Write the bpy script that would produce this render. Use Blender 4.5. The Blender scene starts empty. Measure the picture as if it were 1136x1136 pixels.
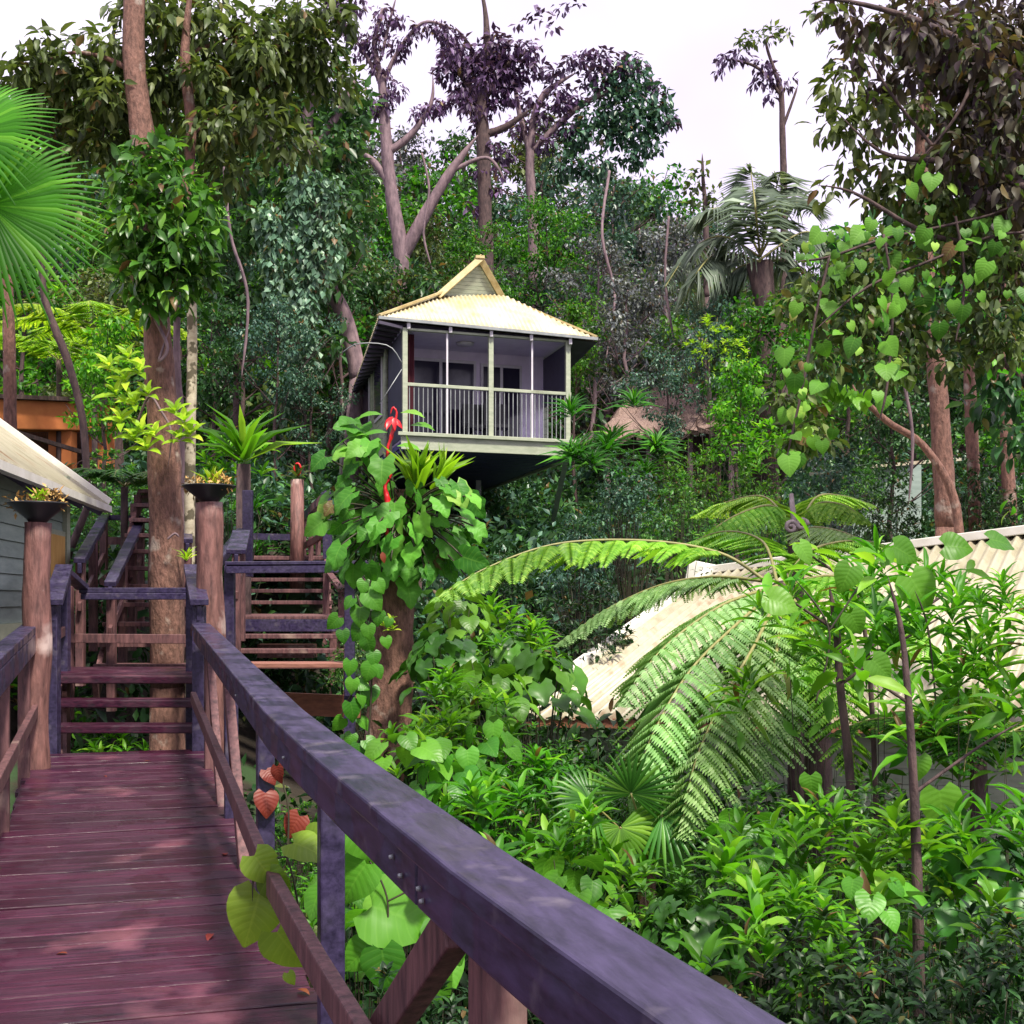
import bpy, math, random
import numpy as np
from mathutils import Vector, Matrix
SC = bpy.context.scene
COL = SC.collection
F = 1440.0; HOR = 665.0; CH = 1.5
rs = np.random.RandomState(7)
random.seed(7)

def P(px, py, Y):
    """point at distance Y seen at photo position px, py"""
    return np.array([(px-568.0)/F*Y, Y, CH+(HOR-py)*Y/F])
def A(*v): return np.array(v, dtype=float)
def unit(v):
    v = np.asarray(v, float)
    return v/np.maximum(np.linalg.norm(v, axis=-1, keepdims=True), 1e-9)
def sstep(a, b, x):
    t = np.clip((x-a)/(b-a), 0, 1); return t*t*(3-2*t)
HY = [-30, 6, 9, 12, 16, 22, 28, 34, 60, 90, 160]
HZ = [-2.0, -1.5, -1.1, -.5, .45, 1.9, 2.6, 4.6, 14.0, 22, 26]
def ground_z(X, Y):
    X = np.asarray(X, float); Y = np.asarray(Y, float)
    z = np.interp(Y, HY, HZ)
    valley = sstep(-.5, 4, X)*(1-sstep(17, 27, Y))*.8
    left = sstep(-1.5, -5, X)*sstep(7, 13, Y)*(1-sstep(24, 34, Y))*.9
    bump = .12*np.sin(X*.9+Y*.7)+.10*np.sin(X*1.7-Y*1.1+2)+.5*np.sin(X*.21+1)*sstep(25, 50, Y)*2
    cut = sstep(-5.0, -4.3, X)*(1-sstep(-1.7, -1.0, X))*sstep(11.5, 13, Y)*(1-sstep(20, 22, Y))*1.5
    return z-valley+left+bump-cut

# ------------------------------------------------------------- materials
def new_mat(name):
    m = bpy.data.materials.new(name); m.use_nodes = True
    nt = m.node_tree; nt.nodes.clear()
    out = nt.nodes.new('ShaderNodeOutputMaterial')
    return m, nt, out
def N(nt, t, **kw):
    n = nt.nodes.new(t)
    for k, v in kw.items():
        if hasattr(n, k): setattr(n, k, v)
    return n
def rgba(c): return (c[0], c[1], c[2], 1)
def ramp(nt, stops, fac):
    r = N(nt, 'ShaderNodeValToRGB')
    el = r.color_ramp.elements
    while len(el) < len(stops): el.new(.5)
    for e, (p, c) in zip(el, stops):
        e.position = p; e.color = rgba(c)
    nt.links.new(fac, r.inputs[0]); return r.outputs[0]

def leaf_mat(name, c1, c2, c3=None, trans=.3, rough=.45, spec=.32, tfac=1.6, veins=0., tint=(1.25,1.3,.6)):
    m, nt, out = new_mat(name)
    L = nt.links
    g = N(nt, 'ShaderNodeNewGeometry')
    stops = [(0, c1), (.75, c2)]+([(.972, c3), (.985, c3 if name.startswith('fern') or name == 'foliage_lime' else (.13, .085, .03))] if c3 else [])
    col = ramp(nt, stops, g.outputs['Random Per Island'])
    tc = N(nt, 'ShaderNodeTexCoord')
    nz = N(nt, 'ShaderNodeTexNoise'); nz.inputs['Scale'].default_value = 1.3; nz.inputs['Detail'].default_value = 2
    L.new(tc.outputs['Object'], nz.inputs['Vector'])
    hs = N(nt, 'ShaderNodeHueSaturation')
    oi = N(nt, 'ShaderNodeObjectInfo')
    mr = N(nt, 'ShaderNodeMapRange'); mr.inputs['To Min'].default_value = .478; mr.inputs['To Max'].default_value = .506
    L.new(oi.outputs['Random'], mr.inputs['Value']); L.new(mr.outputs[0], hs.inputs['Hue'])
    mv = N(nt, 'ShaderNodeMapRange'); mv.inputs['From Min'].default_value = .3; mv.inputs['From Max'].default_value = .7
    mv.inputs['To Min'].default_value = .65; mv.inputs['To Max'].default_value = 1.4
    L.new(nz.outputs['Fac'], mv.inputs['Value']); L.new(mv.outputs[0], hs.inputs['Value'])
    L.new(col, hs.inputs['Color']); hsv = hs
    bmp = None
    if veins:
        uv = N(nt, 'ShaderNodeUVMap'); sx = N(nt, 'ShaderNodeSeparateXYZ'); L.new(uv.outputs[0], sx.inputs[0])
        def mth(op, i0, i1=None, v1=None):
            q = N(nt, 'ShaderNodeMath'); q.operation = op; L.new(i0, q.inputs[0])
            if i1 is not None: L.new(i1, q.inputs[1])
            if v1 is not None: q.inputs[1].default_value = v1
            return q.outputs[0]
        au = mth('ABSOLUTE', mth('SUBTRACT', sx.outputs[0], v1=.5)); 
        ph = mth('SUBTRACT', mth('MULTIPLY', sx.outputs[1], v1=7.0), mth('MULTIPLY', au, v1=3.6))
        tri = mth('ABSOLUTE', mth('SUBTRACT', mth('FRACT', ph), v1=.5))
        lat = N(nt, 'ShaderNodeMapRange'); lat.inputs['From Min'].default_value = .0; lat.inputs['From Max'].default_value = .13; lat.inputs['To Min'].default_value = .75; lat.inputs['To Max'].default_value = 0; L.new(tri, lat.inputs['Value'])
        mid = N(nt, 'ShaderNodeMapRange'); mid.inputs['From Min'].default_value = .012; mid.inputs['From Max'].default_value = .035; mid.inputs['To Min'].default_value = 1; mid.inputs['To Max'].default_value = 0; L.new(au, mid.inputs['Value'])
        vv = mth('MAXIMUM', lat.outputs[0], mid.outputs[0])
        mv2 = N(nt, 'ShaderNodeMix'); mv2.data_type = 'RGBA'; L.new(mth('MULTIPLY', vv, v1=veins), mv2.inputs['Factor']); L.new(hs.outputs[0], mv2.inputs['A'])
        mv2.inputs['B'].default_value = (min(1, c2[0]*2.2+.05), min(1, c2[1]*1.7+.05), min(1, c2[2]*2+.03), 1)
        class _O: pass
        hsv = _O(); hsv.outputs = [mv2.outputs['Result']]
        bmp = N(nt, 'ShaderNodeBump'); bmp.inputs['Strength'].default_value = .25; bmp.inputs['Distance'].default_value = .003; bmp.invert = True
        L.new(mth('MINIMUM', mth('MULTIPLY', tri, v1=-2.), v1=0.), bmp.inputs['Height'])
    hs = hsv
    p = N(nt, 'ShaderNodeBsdfPrincipled')
    p.inputs['Roughness'].default_value = rough; p.inputs['Specular IOR Level'].default_value = spec
    L.new(hs.outputs[0], p.inputs['Base Color'])
    if bmp: L.new(bmp.outputs[0], p.inputs['Normal'])
    t = N(nt, 'ShaderNodeBsdfTranslucent')
    mm = N(nt, 'ShaderNodeMix'); mm.data_type = 'RGBA'; mm.blend_type = 'MULTIPLY'; mm.inputs['Factor'].default_value = 1
    L.new(hs.outputs[0], mm.inputs['A']); mm.inputs['B'].default_value = (tfac*tint[0], tfac*tint[1], tfac*tint[2], 1)
    L.new(mm.outputs['Result'], t.inputs['Color'])
    if trans < .03: L.new(p.outputs[0], out.inputs[0]); return m
    mx = N(nt, 'ShaderNodeMixShader'); mx.inputs[0].default_value = trans
    L.new(p.outputs[0], mx.inputs[1]); L.new(t.outputs[0], mx.inputs[2]); L.new(mx.outputs[0], out.inputs[0])
    return m

def solid_mat(name, c1, c2, scale=6, stretch=(1, 1, 1), rough=.6, bump=.3, spots=None, spotscale=9, spec=.5, island=.0, rough2=None, detail=6, spotpos=(.58, .66), metal=0, bumpd=.01, rot=0):
    """two-tone noise surface, optional stains of a third colour"""
    m, nt, out = new_mat(name); L = nt.links
    tc = N(nt, 'ShaderNodeTexCoord'); mp = N(nt, 'ShaderNodeMapping')
    mp.inputs['Scale'].default_value = stretch
    if rot:
        m0 = N(nt, 'ShaderNodeMapping'); m0.inputs['Rotation'].default_value = (0, 0, rot); L.new(tc.outputs['Object'], m0.inputs['Vector']); L.new(m0.outputs[0], mp.inputs['Vector'])
    else: L.new(tc.outputs['Object'], mp.inputs['Vector'])
    vec = mp.outputs[0]
    g = N(nt, 'ShaderNodeNewGeometry')
    if island:
        vm = N(nt, 'ShaderNodeVectorMath'); vm.operation = 'ADD'
        sc = N(nt, 'ShaderNodeVectorMath'); sc.operation = 'SCALE'; sc.inputs['Scale'].default_value = 17
        cx = N(nt, 'ShaderNodeCombineXYZ')
        L.new(g.outputs['Random Per Island'], cx.inputs[0]); L.new(g.outputs['Random Per Island'], cx.inputs[2])
        L.new(cx.outputs[0], sc.inputs[0]); L.new(vec, vm.inputs[0]); L.new(sc.outputs[0], vm.inputs[1]); vec = vm.outputs[0]
    nz = N(nt, 'ShaderNodeTexNoise'); nz.inputs['Scale'].default_value = scale; nz.inputs['Detail'].default_value = detail
    nz.inputs['Roughness'].default_value = .62
    L.new(vec, nz.inputs['Vector'])
    col = ramp(nt, [(.32, c1), (.68, c2)], nz.outputs['Fac'])
    if spots is not None:
        n2 = N(nt, 'ShaderNodeTexNoise'); n2.inputs['Scale'].default_value = spotscale; n2.inputs['Detail'].default_value = 5
        L.new(tc.outputs['Object'], n2.inputs['Vector'])
        f = ramp(nt, [(spotpos[0], (0, 0, 0)), (spotpos[1], (1, 1, 1))], n2.outputs['Fac'])
        mx = N(nt, 'ShaderNodeMix'); mx.data_type = 'RGBA'
        L.new(f, mx.inputs['Factor']); L.new(col, mx.inputs['A']); mx.inputs['B'].default_value = rgba(spots)
        col = mx.outputs['Result']
    if island:
        hs = N(nt, 'ShaderNodeHueSaturation')
        mr = N(nt, 'ShaderNodeMapRange'); mr.inputs['To Min'].default_value = 1-island; mr.inputs['To Max'].default_value = 1+island
        L.new(g.outputs['Random Per Island'], mr.inputs['Value']); L.new(mr.outputs[0], hs.inputs['Value'])
        L.new(col, hs.inputs['Color']); col = hs.outputs[0]
    p = N(nt, 'ShaderNodeBsdfPrincipled'); L.new(col, p.inputs['Base Color'])
    p.inputs['Specular IOR Level'].default_value = spec; p.inputs['Metallic'].default_value = metal
    if rough2 is not None:
        n3 = N(nt, 'ShaderNodeTexNoise'); n3.inputs['Scale'].default_value = 5; n3.inputs['Detail'].default_value = 3
        L.new(tc.outputs['Object'], n3.inputs['Vector'])
        r2 = N(nt, 'ShaderNodeMapRange'); r2.inputs['From Min'].default_value = .48; r2.inputs['From Max'].default_value = .54
        r2.inputs['To Min'].default_value = rough; r2.inputs['To Max'].default_value = rough2
        L.new(n3.outputs['Fac'], r2.inputs['Value']); L.new(r2.outputs[0], p.inputs['Roughness'])
    else: p.inputs['Roughness'].default_value = rough
    if bump:
        b = N(nt, 'ShaderNodeBump'); b.inputs['Strength'].default_value = bump; b.inputs['Distance'].default_value = bumpd
        L.new(nz.outputs['Fac'], b.inputs['Height']); L.new(b.outputs[0], p.inputs['Normal'])
    L.new(p.outputs[0], out.inputs[0])
    return m

M = {}
# foliage colours
M['dark']   = leaf_mat('foliage_dark', (.012,.040,.016), (.032,.098,.030), (.07,.20,.05), trans=.22, rough=.38)
M['blue']   = leaf_mat('foliage_blue_green', (.022,.058,.045), (.052,.125,.085), (.13,.24,.16), trans=.15, rough=.35)
M['violet'] = leaf_mat('foliage_grey_violet', (.045,.050,.062), (.10,.115,.12), (.21,.23,.22), trans=.15, rough=.4)
M['purple'] = leaf_mat('foliage_backlit_purple', (.045,.020,.062), (.095,.050,.125), (.16,.10,.20), trans=.2, rough=.5, tfac=1.2)  # purple tint of backlit crowns mixed into the leaf colour
M['mid']    = leaf_mat('foliage_mid_green', (.012,.060,.006), (.035,.160,.010), (.11,.30,.02), trans=.3)
M['olive']  = leaf_mat('foliage_olive', (.032,.056,.018), (.075,.115,.028), (.15,.20,.06), trans=.25)
M['bright'] = leaf_mat('foliage_bright_green', (.024,.120,.006), (.075,.27,.012), (.20,.42,.04), trans=.38)
M['lime']   = leaf_mat('foliage_lime', (.11,.24,.012), (.22,.40,.02), (.38,.52,.05), trans=.4)
M['fern']   = leaf_mat('fern_green', (.08,.24,.02), (.16,.36,.035), (.26,.46,.07), trans=.35, rough=.5)
M['fernp']  = leaf_mat('fern_pale_green', (.13,.27,.08), (.21,.38,.13), (.32,.48,.22), trans=.3, rough=.45)
M['heart']  = leaf_mat('heart_leaf_green', (.035,.15,.012), (.09,.28,.022), (.22,.42,.06), trans=.3, rough=.40, veins=.14)
M['heartl'] = leaf_mat('heart_leaf_lime', (.09,.18,.02), (.17,.29,.03), (.24,.34,.06), trans=.35, rough=.42, veins=.14)
M['philo']  = leaf_mat('philodendron_green', (.03,.13,.012), (.09,.27,.025), (.24,.44,.07), trans=.25, rough=.5, veins=.20, spec=.25)
M['palmg']  = leaf_mat('grey_palm_green', (.06,.09,.06), (.13,.18,.13), (.24,.30,.24), trans=.3, rough=.4)
M['gloss']  = leaf_mat('glossy_green', (.014,.070,.010), (.040,.17,.018), (.13,.32,.04), trans=.2, rough=.38, spec=.35)
M['palm']   = leaf_mat('palm_green', (.025,.11,.006), (.055,.20,.012), (.13,.32,.03), trans=.45, rough=.5, spec=.2)
M['maroon'] = leaf_mat('foliage_maroon', (.030,.016,.026), (.050,.044,.022), (.05,.10,.02), trans=.25, rough=.5)
M['orange'] = leaf_mat('dry_orange_leaf', (.12,.025,.010), (.19,.05,.018), (.26,.10,.04), trans=.2, tfac=1, tint=(1, .7, .4), veins=.12)

M['deep']   = leaf_mat('shaded_green_leaf', (.005,.020,.006), (.013,.050,.012), (.03,.10,.02), trans=.15, rough=.45, spec=.3)  # shade of the low foliage painted in as a near-black leaf colour
M['curtain'] = leaf_mat('pale_vine_leaf', (.05,.11,.075), (.12,.22,.15), (.26,.38,.27), trans=.2, rough=.4)
# wood
M['red']    = solid_mat('red_bract', (.40,.004,.008), (.62,.008,.014), 9, rough=.4, bump=.1)
M['deck']   = solid_mat('wet_deck_wood', (.010,.0015,.009), (.064,.010,.030), 3.0, (1.0, 22, 22), .30, .5, spots=(.20,.07,.095), spotscale=2.2, spotpos=(.60,.80), island=.30, rough2=.55, bumpd=.006, rot=-.296)
M['rail']   = solid_mat('dark_weathered_rail', (.012,.009,.028), (.050,.038,.095), 4, (9, 1.6, 9), .28, .35, spots=(.10,.085,.115), spotscale=9, spotpos=(.60,.74), rot=-.296, bumpd=.004, rough2=.52, island=.12)
M['wood']   = solid_mat('brown_timber', (.045,.018,.022), (.19,.085,.085), 6, (5, 5, 1), .6, .5, spots=(.32,.22,.18), spotscale=3, spotpos=(.62,.75), island=.25)
M['log']    = solid_mat('peeling_log', (.07,.030,.028), (.25,.115,.10), 5, (5, 5, 1.0), .65, .8, spots=(.50,.38,.35), spotscale=3.5, spotpos=(.58,.72), bumpd=.02)
M['bark']   = solid_mat('brown_bark', (.075,.036,.026), (.23,.115,.085), 9, (3, 3, 1.2), .85, 1, spots=(.30,.24,.20), spotscale=5, spotpos=(.60,.70), bumpd=.03)
M['barkd']  = solid_mat('dark_bark', (.030,.018,.020), (.10,.060,.056), 6, (3, 3, 1), .85, .8, bumpd=.03)
M['barkp']  = solid_mat('pale_mauve_bark', (.085,.055,.068), (.23,.155,.17), 4, (3, 3, 1), .8, .6, bumpd=.03)
M['barkl']  = solid_mat('lichen_bark', (.30,.25,.17), (.55,.50,.36), 9, (1, 1, 1.6), .8, .5, spots=(.10,.085,.05), spotscale=9, spotpos=(.50,.56))
M['stem']   = solid_mat('green_brown_stem', (.02,.018,.010), (.05,.045,.02), 8, (4, 4, 1), .6, .3)
M['stalk']  = solid_mat('frond_stalk', (.16,.16,.05), (.26,.24,.08), 8, (4, 4, 1), .5, .2)
# building
M['roof']   = solid_mat('cream_corrugated_iron', (.30,.27,.18), (.52,.49,.37), 2.6, (1, 1, 1), .42, .1, spots=(.22,.12,.05), spotscale=2.6, spotpos=(.54,.72))
M['roofy']  = solid_mat('yellowed_corrugated_iron', (.46,.38,.19), (.66,.61,.46), 2.2, (1, 1, 1), .40, .1, spots=(.58,.40,.13), spotscale=2.6, spotpos=(.58,.78))
M['roofw']  = solid_mat('pale_roof_trim', (.62,.60,.52), (.78,.76,.70), 5, (1, 1, 1), .5, .1)
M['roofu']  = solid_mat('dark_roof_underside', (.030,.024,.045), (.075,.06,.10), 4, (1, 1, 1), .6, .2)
M['trimy']  = solid_mat('ochre_barge_board', (.34,.25,.09), (.55,.46,.24), 6, (1, 1, 1), .55, .1)
M['sage']   = solid_mat('sage_painted_board', (.27,.31,.22), (.40,.43,.32), 4, (1, 1, 4), .55, .1, spots=(.20,.22,.14), spotscale=3, spotpos=(.6,.8))
M['siding'] = solid_mat('grey_green_siding', (.19,.25,.22), (.28,.35,.31), 3, (1, 1, 6), .6, .1, island=.08)
M['lilac']  = solid_mat('lilac_plaster', (.62,.54,.70), (.74,.66,.82), 3, (1, 1, 1), .7, .05)
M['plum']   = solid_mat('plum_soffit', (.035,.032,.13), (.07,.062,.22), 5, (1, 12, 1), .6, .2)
M['screen'] = solid_mat('dark_insect_screen', (.035,.035,.065), (.06,.055,.10), 8, (1, 1, 1), .5, .0)
M['glass']  = solid_mat('dark_glass', (.015,.013,.03), (.03,.025,.05), 2, (1, 1, 1), .08, 0)
M['frame']  = solid_mat('white_window_frame', (.50,.47,.52), (.62,.60,.64), 5, (1, 1, 1), .5, 0)
M['terra']  = solid_mat('terracotta_render', (.42,.12,.035), (.58,.20,.06), 2, (1, 1, 1), .75, .1)
M['thatch'] = solid_mat('brown_thatch', (.14,.085,.075), (.34,.24,.20), 14, (2, 2, .6), .9, 1, bumpd=.04)
M['redcl']  = solid_mat('maroon_curtain', (.10,.02,.035), (.18,.04,.06), 5, (4, 4, 1), .8, .1)
M['bowl']   = solid_mat('black_iron_bowl', (.010,.011,.014), (.025,.025,.03), 6, (1, 1, 1), .35, .1)
M['amber']  = solid_mat('amber_lit_pane', (.50,.27,.06), (.62,.38,.12), 4, (5, 5, 1), .7, 0)  # yellow light of the window put into the pane colour
M['metal']  = solid_mat('galvanised_metal', (.20,.22,.22), (.34,.36,.36), 6, (1, 1, 1), .45, 0, metal=.3)
M['rust']   = solid_mat('rusty_beam', (.16,.055,.03), (.30,.12,.06), 5, (2, 2, 6), .7, .5)
M['ground'] = solid_mat('leaf_litter_soil', (.008,.007,.005), (.04,.026,.016), 3.5, (1, 1, 1), .9, 1, spots=(.02,.05,.012), spotscale=1.2, spotpos=(.5,.6), bumpd=.05)
M['bronze'] = solid_mat('dry_frond_fibre', (.16,.12,.12), (.40,.33,.33), 12, (1, 1, 1), .8, .6)

# ------------------------------------------------------------- geometry collector
ORG = {}
class G:
    def __init__(s): s.V = []; s.L = []; s.S = []; s.n = 0; s.sm = []; s.U = []
    def add(s, V, loops, sizes, smooth=False, uv=None):
        V = np.asarray(V, np.float32).reshape(-1, 3)
        s.U.append(np.zeros((len(V), 2), np.float32) if uv is None else uv)
        s.V.append(V); s.L.append(np.asarray(loops, np.int64).ravel()+s.n)
        sz = np.asarray(sizes, np.int64).ravel(); s.S.append(sz); s.n += len(V)
        s.sm.append(np.full(len(sz), smooth))
        return s
    def faces(s, V, faces, smooth=False):
        return s.add(V, [i for f in faces for i in f], [len(f) for f in faces], smooth)
    def quad(s, a, b, c, d): return s.faces([a, b, c, d], [(0, 1, 2, 3)])
    def box(s, lo, hi):
        x0, y0, z0 = lo; x1, y1, z1 = hi
        V = [(x0,y0,z0),(x1,y0,z0),(x1,y1,z0),(x0,y1,z0),(x0,y0,z1),(x1,y0,z1),(x1,y1,z1),(x0,y1,z1)]
        return s.faces(V, BOXF)
    def beam(s, a, b, w, h, up=(0, 0, 1), end_up=False):
        """rectangular bar a->b, w across, h along up"""
        a = np.asarray(a, float); b = np.asarray(b, float)
        t = unit(b-a); u = np.asarray(up, float)
        if abs(np.dot(t, u)) > .96: u = A(0, 1, 0) if abs(t[1]) < .9 else A(1, 0, 0)
        x = unit(np.cross(t, u)); u2 = unit(np.cross(x, t))
        V = []
        for q in (a, b):
            for sx, sz in ((-1,-1),(1,-1),(1,1),(-1,1)):
                V.append(q+x*sx*w/2+u2*sz*h/2)
        return s.faces(V, [(0,1,2,3),(7,6,5,4),(0,4,5,1),(1,5,6,2),(2,6,7,3),(3,7,4,0)])
    def tube(s, pts, rad, n=8, jit=0., cap=True):
        pts = np.asarray(pts, float); m = len(pts)
        rad = np.broadcast_to(np.asarray(rad, float), (m,))
        T = np.gradient(pts, axis=0); T = unit(T)
        ref = A(.31, .95, .05) if abs(T[0][1]) < .8 else A(1, .1, .2)
        X = unit(np.cross(T, ref)); Yv = np.cross(T, X)
        an = np.arange(n)*2*math.pi/n
        rr = rad[:, None]*(1+jit*(rs.rand(m, n)-.5)*2)
        V = pts[:, None]+rr[..., None]*(np.cos(an)[None, :, None]*X[:, None]+np.sin(an)[None, :, None]*Yv[:, None])
        V = V.reshape(-1, 3)
        fs = []
        for i in range(m-1):
            for j in range(n):
                k = (j+1) % n
                fs.append((i*n+j, i*n+k, (i+1)*n+k, (i+1)*n+j))
        if cap: fs.append(tuple(range(n-1, -1, -1))); fs.append(tuple((m-1)*n+j for j in range(n)))
        return s.faces(V, fs, True)
    def lathe(s, prof, c, n=28):
        """prof: (r, z) pairs about the vertical axis at c"""
        an = np.arange(n)*2*math.pi/n; V = []
        for r, z in prof:
            for q in an: V.append((c[0]+r*math.cos(q), c[1]+r*math.sin(q), c[2]+z))
        fs = [(i*n+j, i*n+(j+1) % n, (i+1)*n+(j+1) % n, (i+1)*n+j) for i in range(len(prof)-1) for j in range(n)]
        return s.faces(V, fs, True)
    def leaf(s, tm, O, D, Nn, L, W):
        """tm template; arrays of origin, direction, normal, length, width"""
        O = np.asarray(O, float).reshape(-1, 3); n = len(O)
        D = unit(np.broadcast_to(D, (n, 3))); Nn = np.broadcast_to(Nn, (n, 3))+1e-4
        X = unit(np.cross(D, Nn)); Z = np.cross(X, D)
        L = np.broadcast_to(L, (n,)); W = np.broadcast_to(W, (n,))
        tv, tl, ts = tm[:3]
        V = O[:, None]+X[:, None]*(tv[None, :, 0:1]*W[:, None, None])+D[:, None]*(tv[None, :, 1:2]*L[:, None, None])+Z[:, None]*(tv[None, :, 2:3]*L[:, None, None])
        k = len(tv)
        loops = (tl[None]+k*np.arange(n)[:, None]).ravel()
        return s.add(V.reshape(-1, 3), loops, np.tile(ts, n), True, np.tile(tm[3].astype(np.float32), (n, 1)))
    def build(s, name, mat, parent=None, bevel=0, origin=None):
        if origin is None: origin = ORG.get(parent.name, A(0, 0, 0)) if parent is not None else A(0, 0, 0)
        V = np.concatenate(s.V)-np.asarray(origin, np.float32)
        L = np.concatenate(s.L).astype(np.int32); S = np.concatenate(s.S).astype(np.int32)
        me = bpy.data.meshes.new(name)
        me.vertices.add(len(V)); me.vertices.foreach_set('co', V.astype(np.float32).ravel())
        me.loops.add(len(L)); me.loops.foreach_set('vertex_index', L)
        me.polygons.add(len(S))
        st = np.concatenate([[0], np.cumsum(S)[:-1]]).astype(np.int32)
        me.polygons.foreach_set('loop_start', st); me.polygons.foreach_set('loop_total', S)
        me.polygons.foreach_set('use_smooth', np.concatenate(s.sm).astype(bool))
        uvl = me.uv_layers.new(name='leaf_uv'); uvl.data.foreach_set('uv', np.concatenate(s.U)[L].astype(np.float32).ravel())
        me.update(calc_edges=True)
        me.materials.append(M[mat] if isinstance(mat, str) else mat)
        o = bpy.data.objects.new(name, me); COL.objects.link(o)
        if parent is not None:
            o.parent = parent; ORG[o.name] = np.asarray(origin, float)
        else:
            o.location = origin; ORG[o.name] = np.asarray(origin, float)
        if bevel:
            b = o.modifiers.new('edge_wear', 'BEVEL'); b.width = bevel; b.segments = 2; b.limit_method = 'ANGLE'
        return o
BOXF = [(0,3,2,1),(4,5,6,7),(0,1,5,4),(1,2,6,5),(2,3,7,6),(3,0,4,7)]

def tag(o, label=None, cat=None, group=None, kind=None):
    if label: o['label'] = label
    if cat: o['category'] = cat
    if group: o['group'] = group
    if kind: o['kind'] = kind
    return o
def thing(name, loc, label, cat, group=None):
    o = bpy.data.objects.new(name, None); COL.objects.link(o)
    o.empty_display_size = .2
    o.location = tuple(float(v) for v in loc); ORG[o.name] = np.asarray(loc, float)
    return tag(o, label, cat, group)

# ------------------------------------------------------------- leaf templates
def tmpl(v, f, uv=None):
    v = np.array(v, float)
    if uv is None: uv = np.stack([v[:, 0]+.5, v[:, 1]], 1)
    return (v, np.array([i for q in f for i in q]), np.array([len(q) for q in f]), np.array(uv, float))
def leafgrid(wf, nt_=9, nu=3, fold=.16, droop=.32, cup=.10, back=.20, wave=.02, curl=0.):
    V = []; UV = []; fs = []; cols = [i/nu for i in range(-nu, nu+1)]; m = len(cols)
    for i in range(nt_+1):
        t = i/nt_; w = wf(t)
        for u in cols:
            y = t-back*abs(u)**1.3*(1-t)**3+.05*abs(u)*t*(1-t); x = u*w
            z = fold*abs(x)-cup*(abs(u)**2.5)*w-droop*t**2.2+wave*math.sin(t*16+u*3)*abs(u)
            V.append((x, y, z)); UV.append((u*.5+.5, t))
    for i in range(nt_):
        for j in range(m-1):
            q = i*m+j; fs.append((q, q+1, q+m+1, q+m) if i < nt_-1 or True else None)
    return tmpl(V, fs, UV)
T_S = tmpl([(0,0,0),(-.5,.45,.06),(0,1,-.14),(.5,.45,.06)], [(0,3,2),(0,2,1)])
T_M = tmpl([(0,0,0),(0,.35,.03),(0,.70,0),(0,1,-.16),(-.42,.22,.07),(-.5,.5,.08),(-.28,.80,-.01),(.42,.22,.07),(.5,.5,.08),(.28,.80,-.01)],
           [(0,7,1),(1,7,8),(1,8,9,2),(2,9,3),(0,1,4),(1,5,4),(1,2,6,5),(2,3,6)])
T_H = tmpl([(0,0,0),(0,.35,.02),(0,.68,-.02),(0,1,-.2),
            (-.20,-.15,.05),(-.42,-.04,.06),(-.52,.22,.05),(-.40,.52,.02),(-.18,.80,-.06),
            (.20,-.15,.05),(.42,-.04,.06),(.52,.22,.05),(.40,.52,.02),(.18,.80,-.06)],
           [(0,4,5,1),(1,5,6),(1,6,7,2),(2,7,8,3),(0,1,10,9),(1,11,10),(1,2,12,11),(2,3,13,12)])
T_L = tmpl([(0,0,0),(-.5,.06,.0),(-.45,.55,-.05),(0,1,-.28),(.45,.55,-.05),(.5,.06,.0),(0,.5,.03)],
           [(0,5,4,6),(6,4,3),(0,6,2,1),(6,3,2)])
T_H = leafgrid(lambda t: .03*(t >= .999)+(.30*(1-t)**2.2+.50*math.sin(math.pi*min(1, t**.72))**.85 if t < .999 else 0), 9, 3)
T_C = leafgrid(lambda t: 0 if t >= .999 else (.34*(1-t)**1.6+.46*math.sin(math.pi*min(1, t**.80))**.9)*(1+.13*math.sin(t*15+.6)*(1 if t > .08 else 0)), 16, 3, fold=.22, droop=.30, back=.30, wave=.03)
T_H1 = leafgrid(lambda t: .03*(t >= .999)+(.30*(1-t)**2.2+.50*math.sin(math.pi*min(1, t**.72))**.85 if t < .999 else 0), 5, 2)
def rdir(n, up=.0, k=1.):
    d = rs.normal(size=(n, 3)); d[:, 2] = d[:, 2]*k+up
    return unit(d)
def cloud(g, C, R, n, L, W=None, tm=T_S, droop=.35, flat=.55, out=.6, ncap=.9):
    """leaves scattered through balls (centres C, radii R), n to a ball"""
    C = np.asarray(C, float).reshape(-1, 3); m = len(C)
    R = np.broadcast_to(np.asarray(R, float), (m,)); n = np.broadcast_to(np.asarray(n), (m,)).astype(int)
    idx = np.repeat(np.arange(m), n); k = len(idx)
    d = rdir(k); r = rs.rand(k)**.45
    off = d*r[:, None]*R[idx][:, None]; off[:, 2] *= flat
    O = C[idx]+off
    D = unit(d*out+rs.normal(size=(k, 3))*.55+A(0, 0, -droop))
    Nn = A(0, 0, 1)+rs.normal(size=(k, 3))*.45*ncap
    l = L*(.6+.7*rs.rand(k)); w = (W if W else L*.5)
    g.leaf(tm, O, D, Nn, l, w*(l/L))
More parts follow.
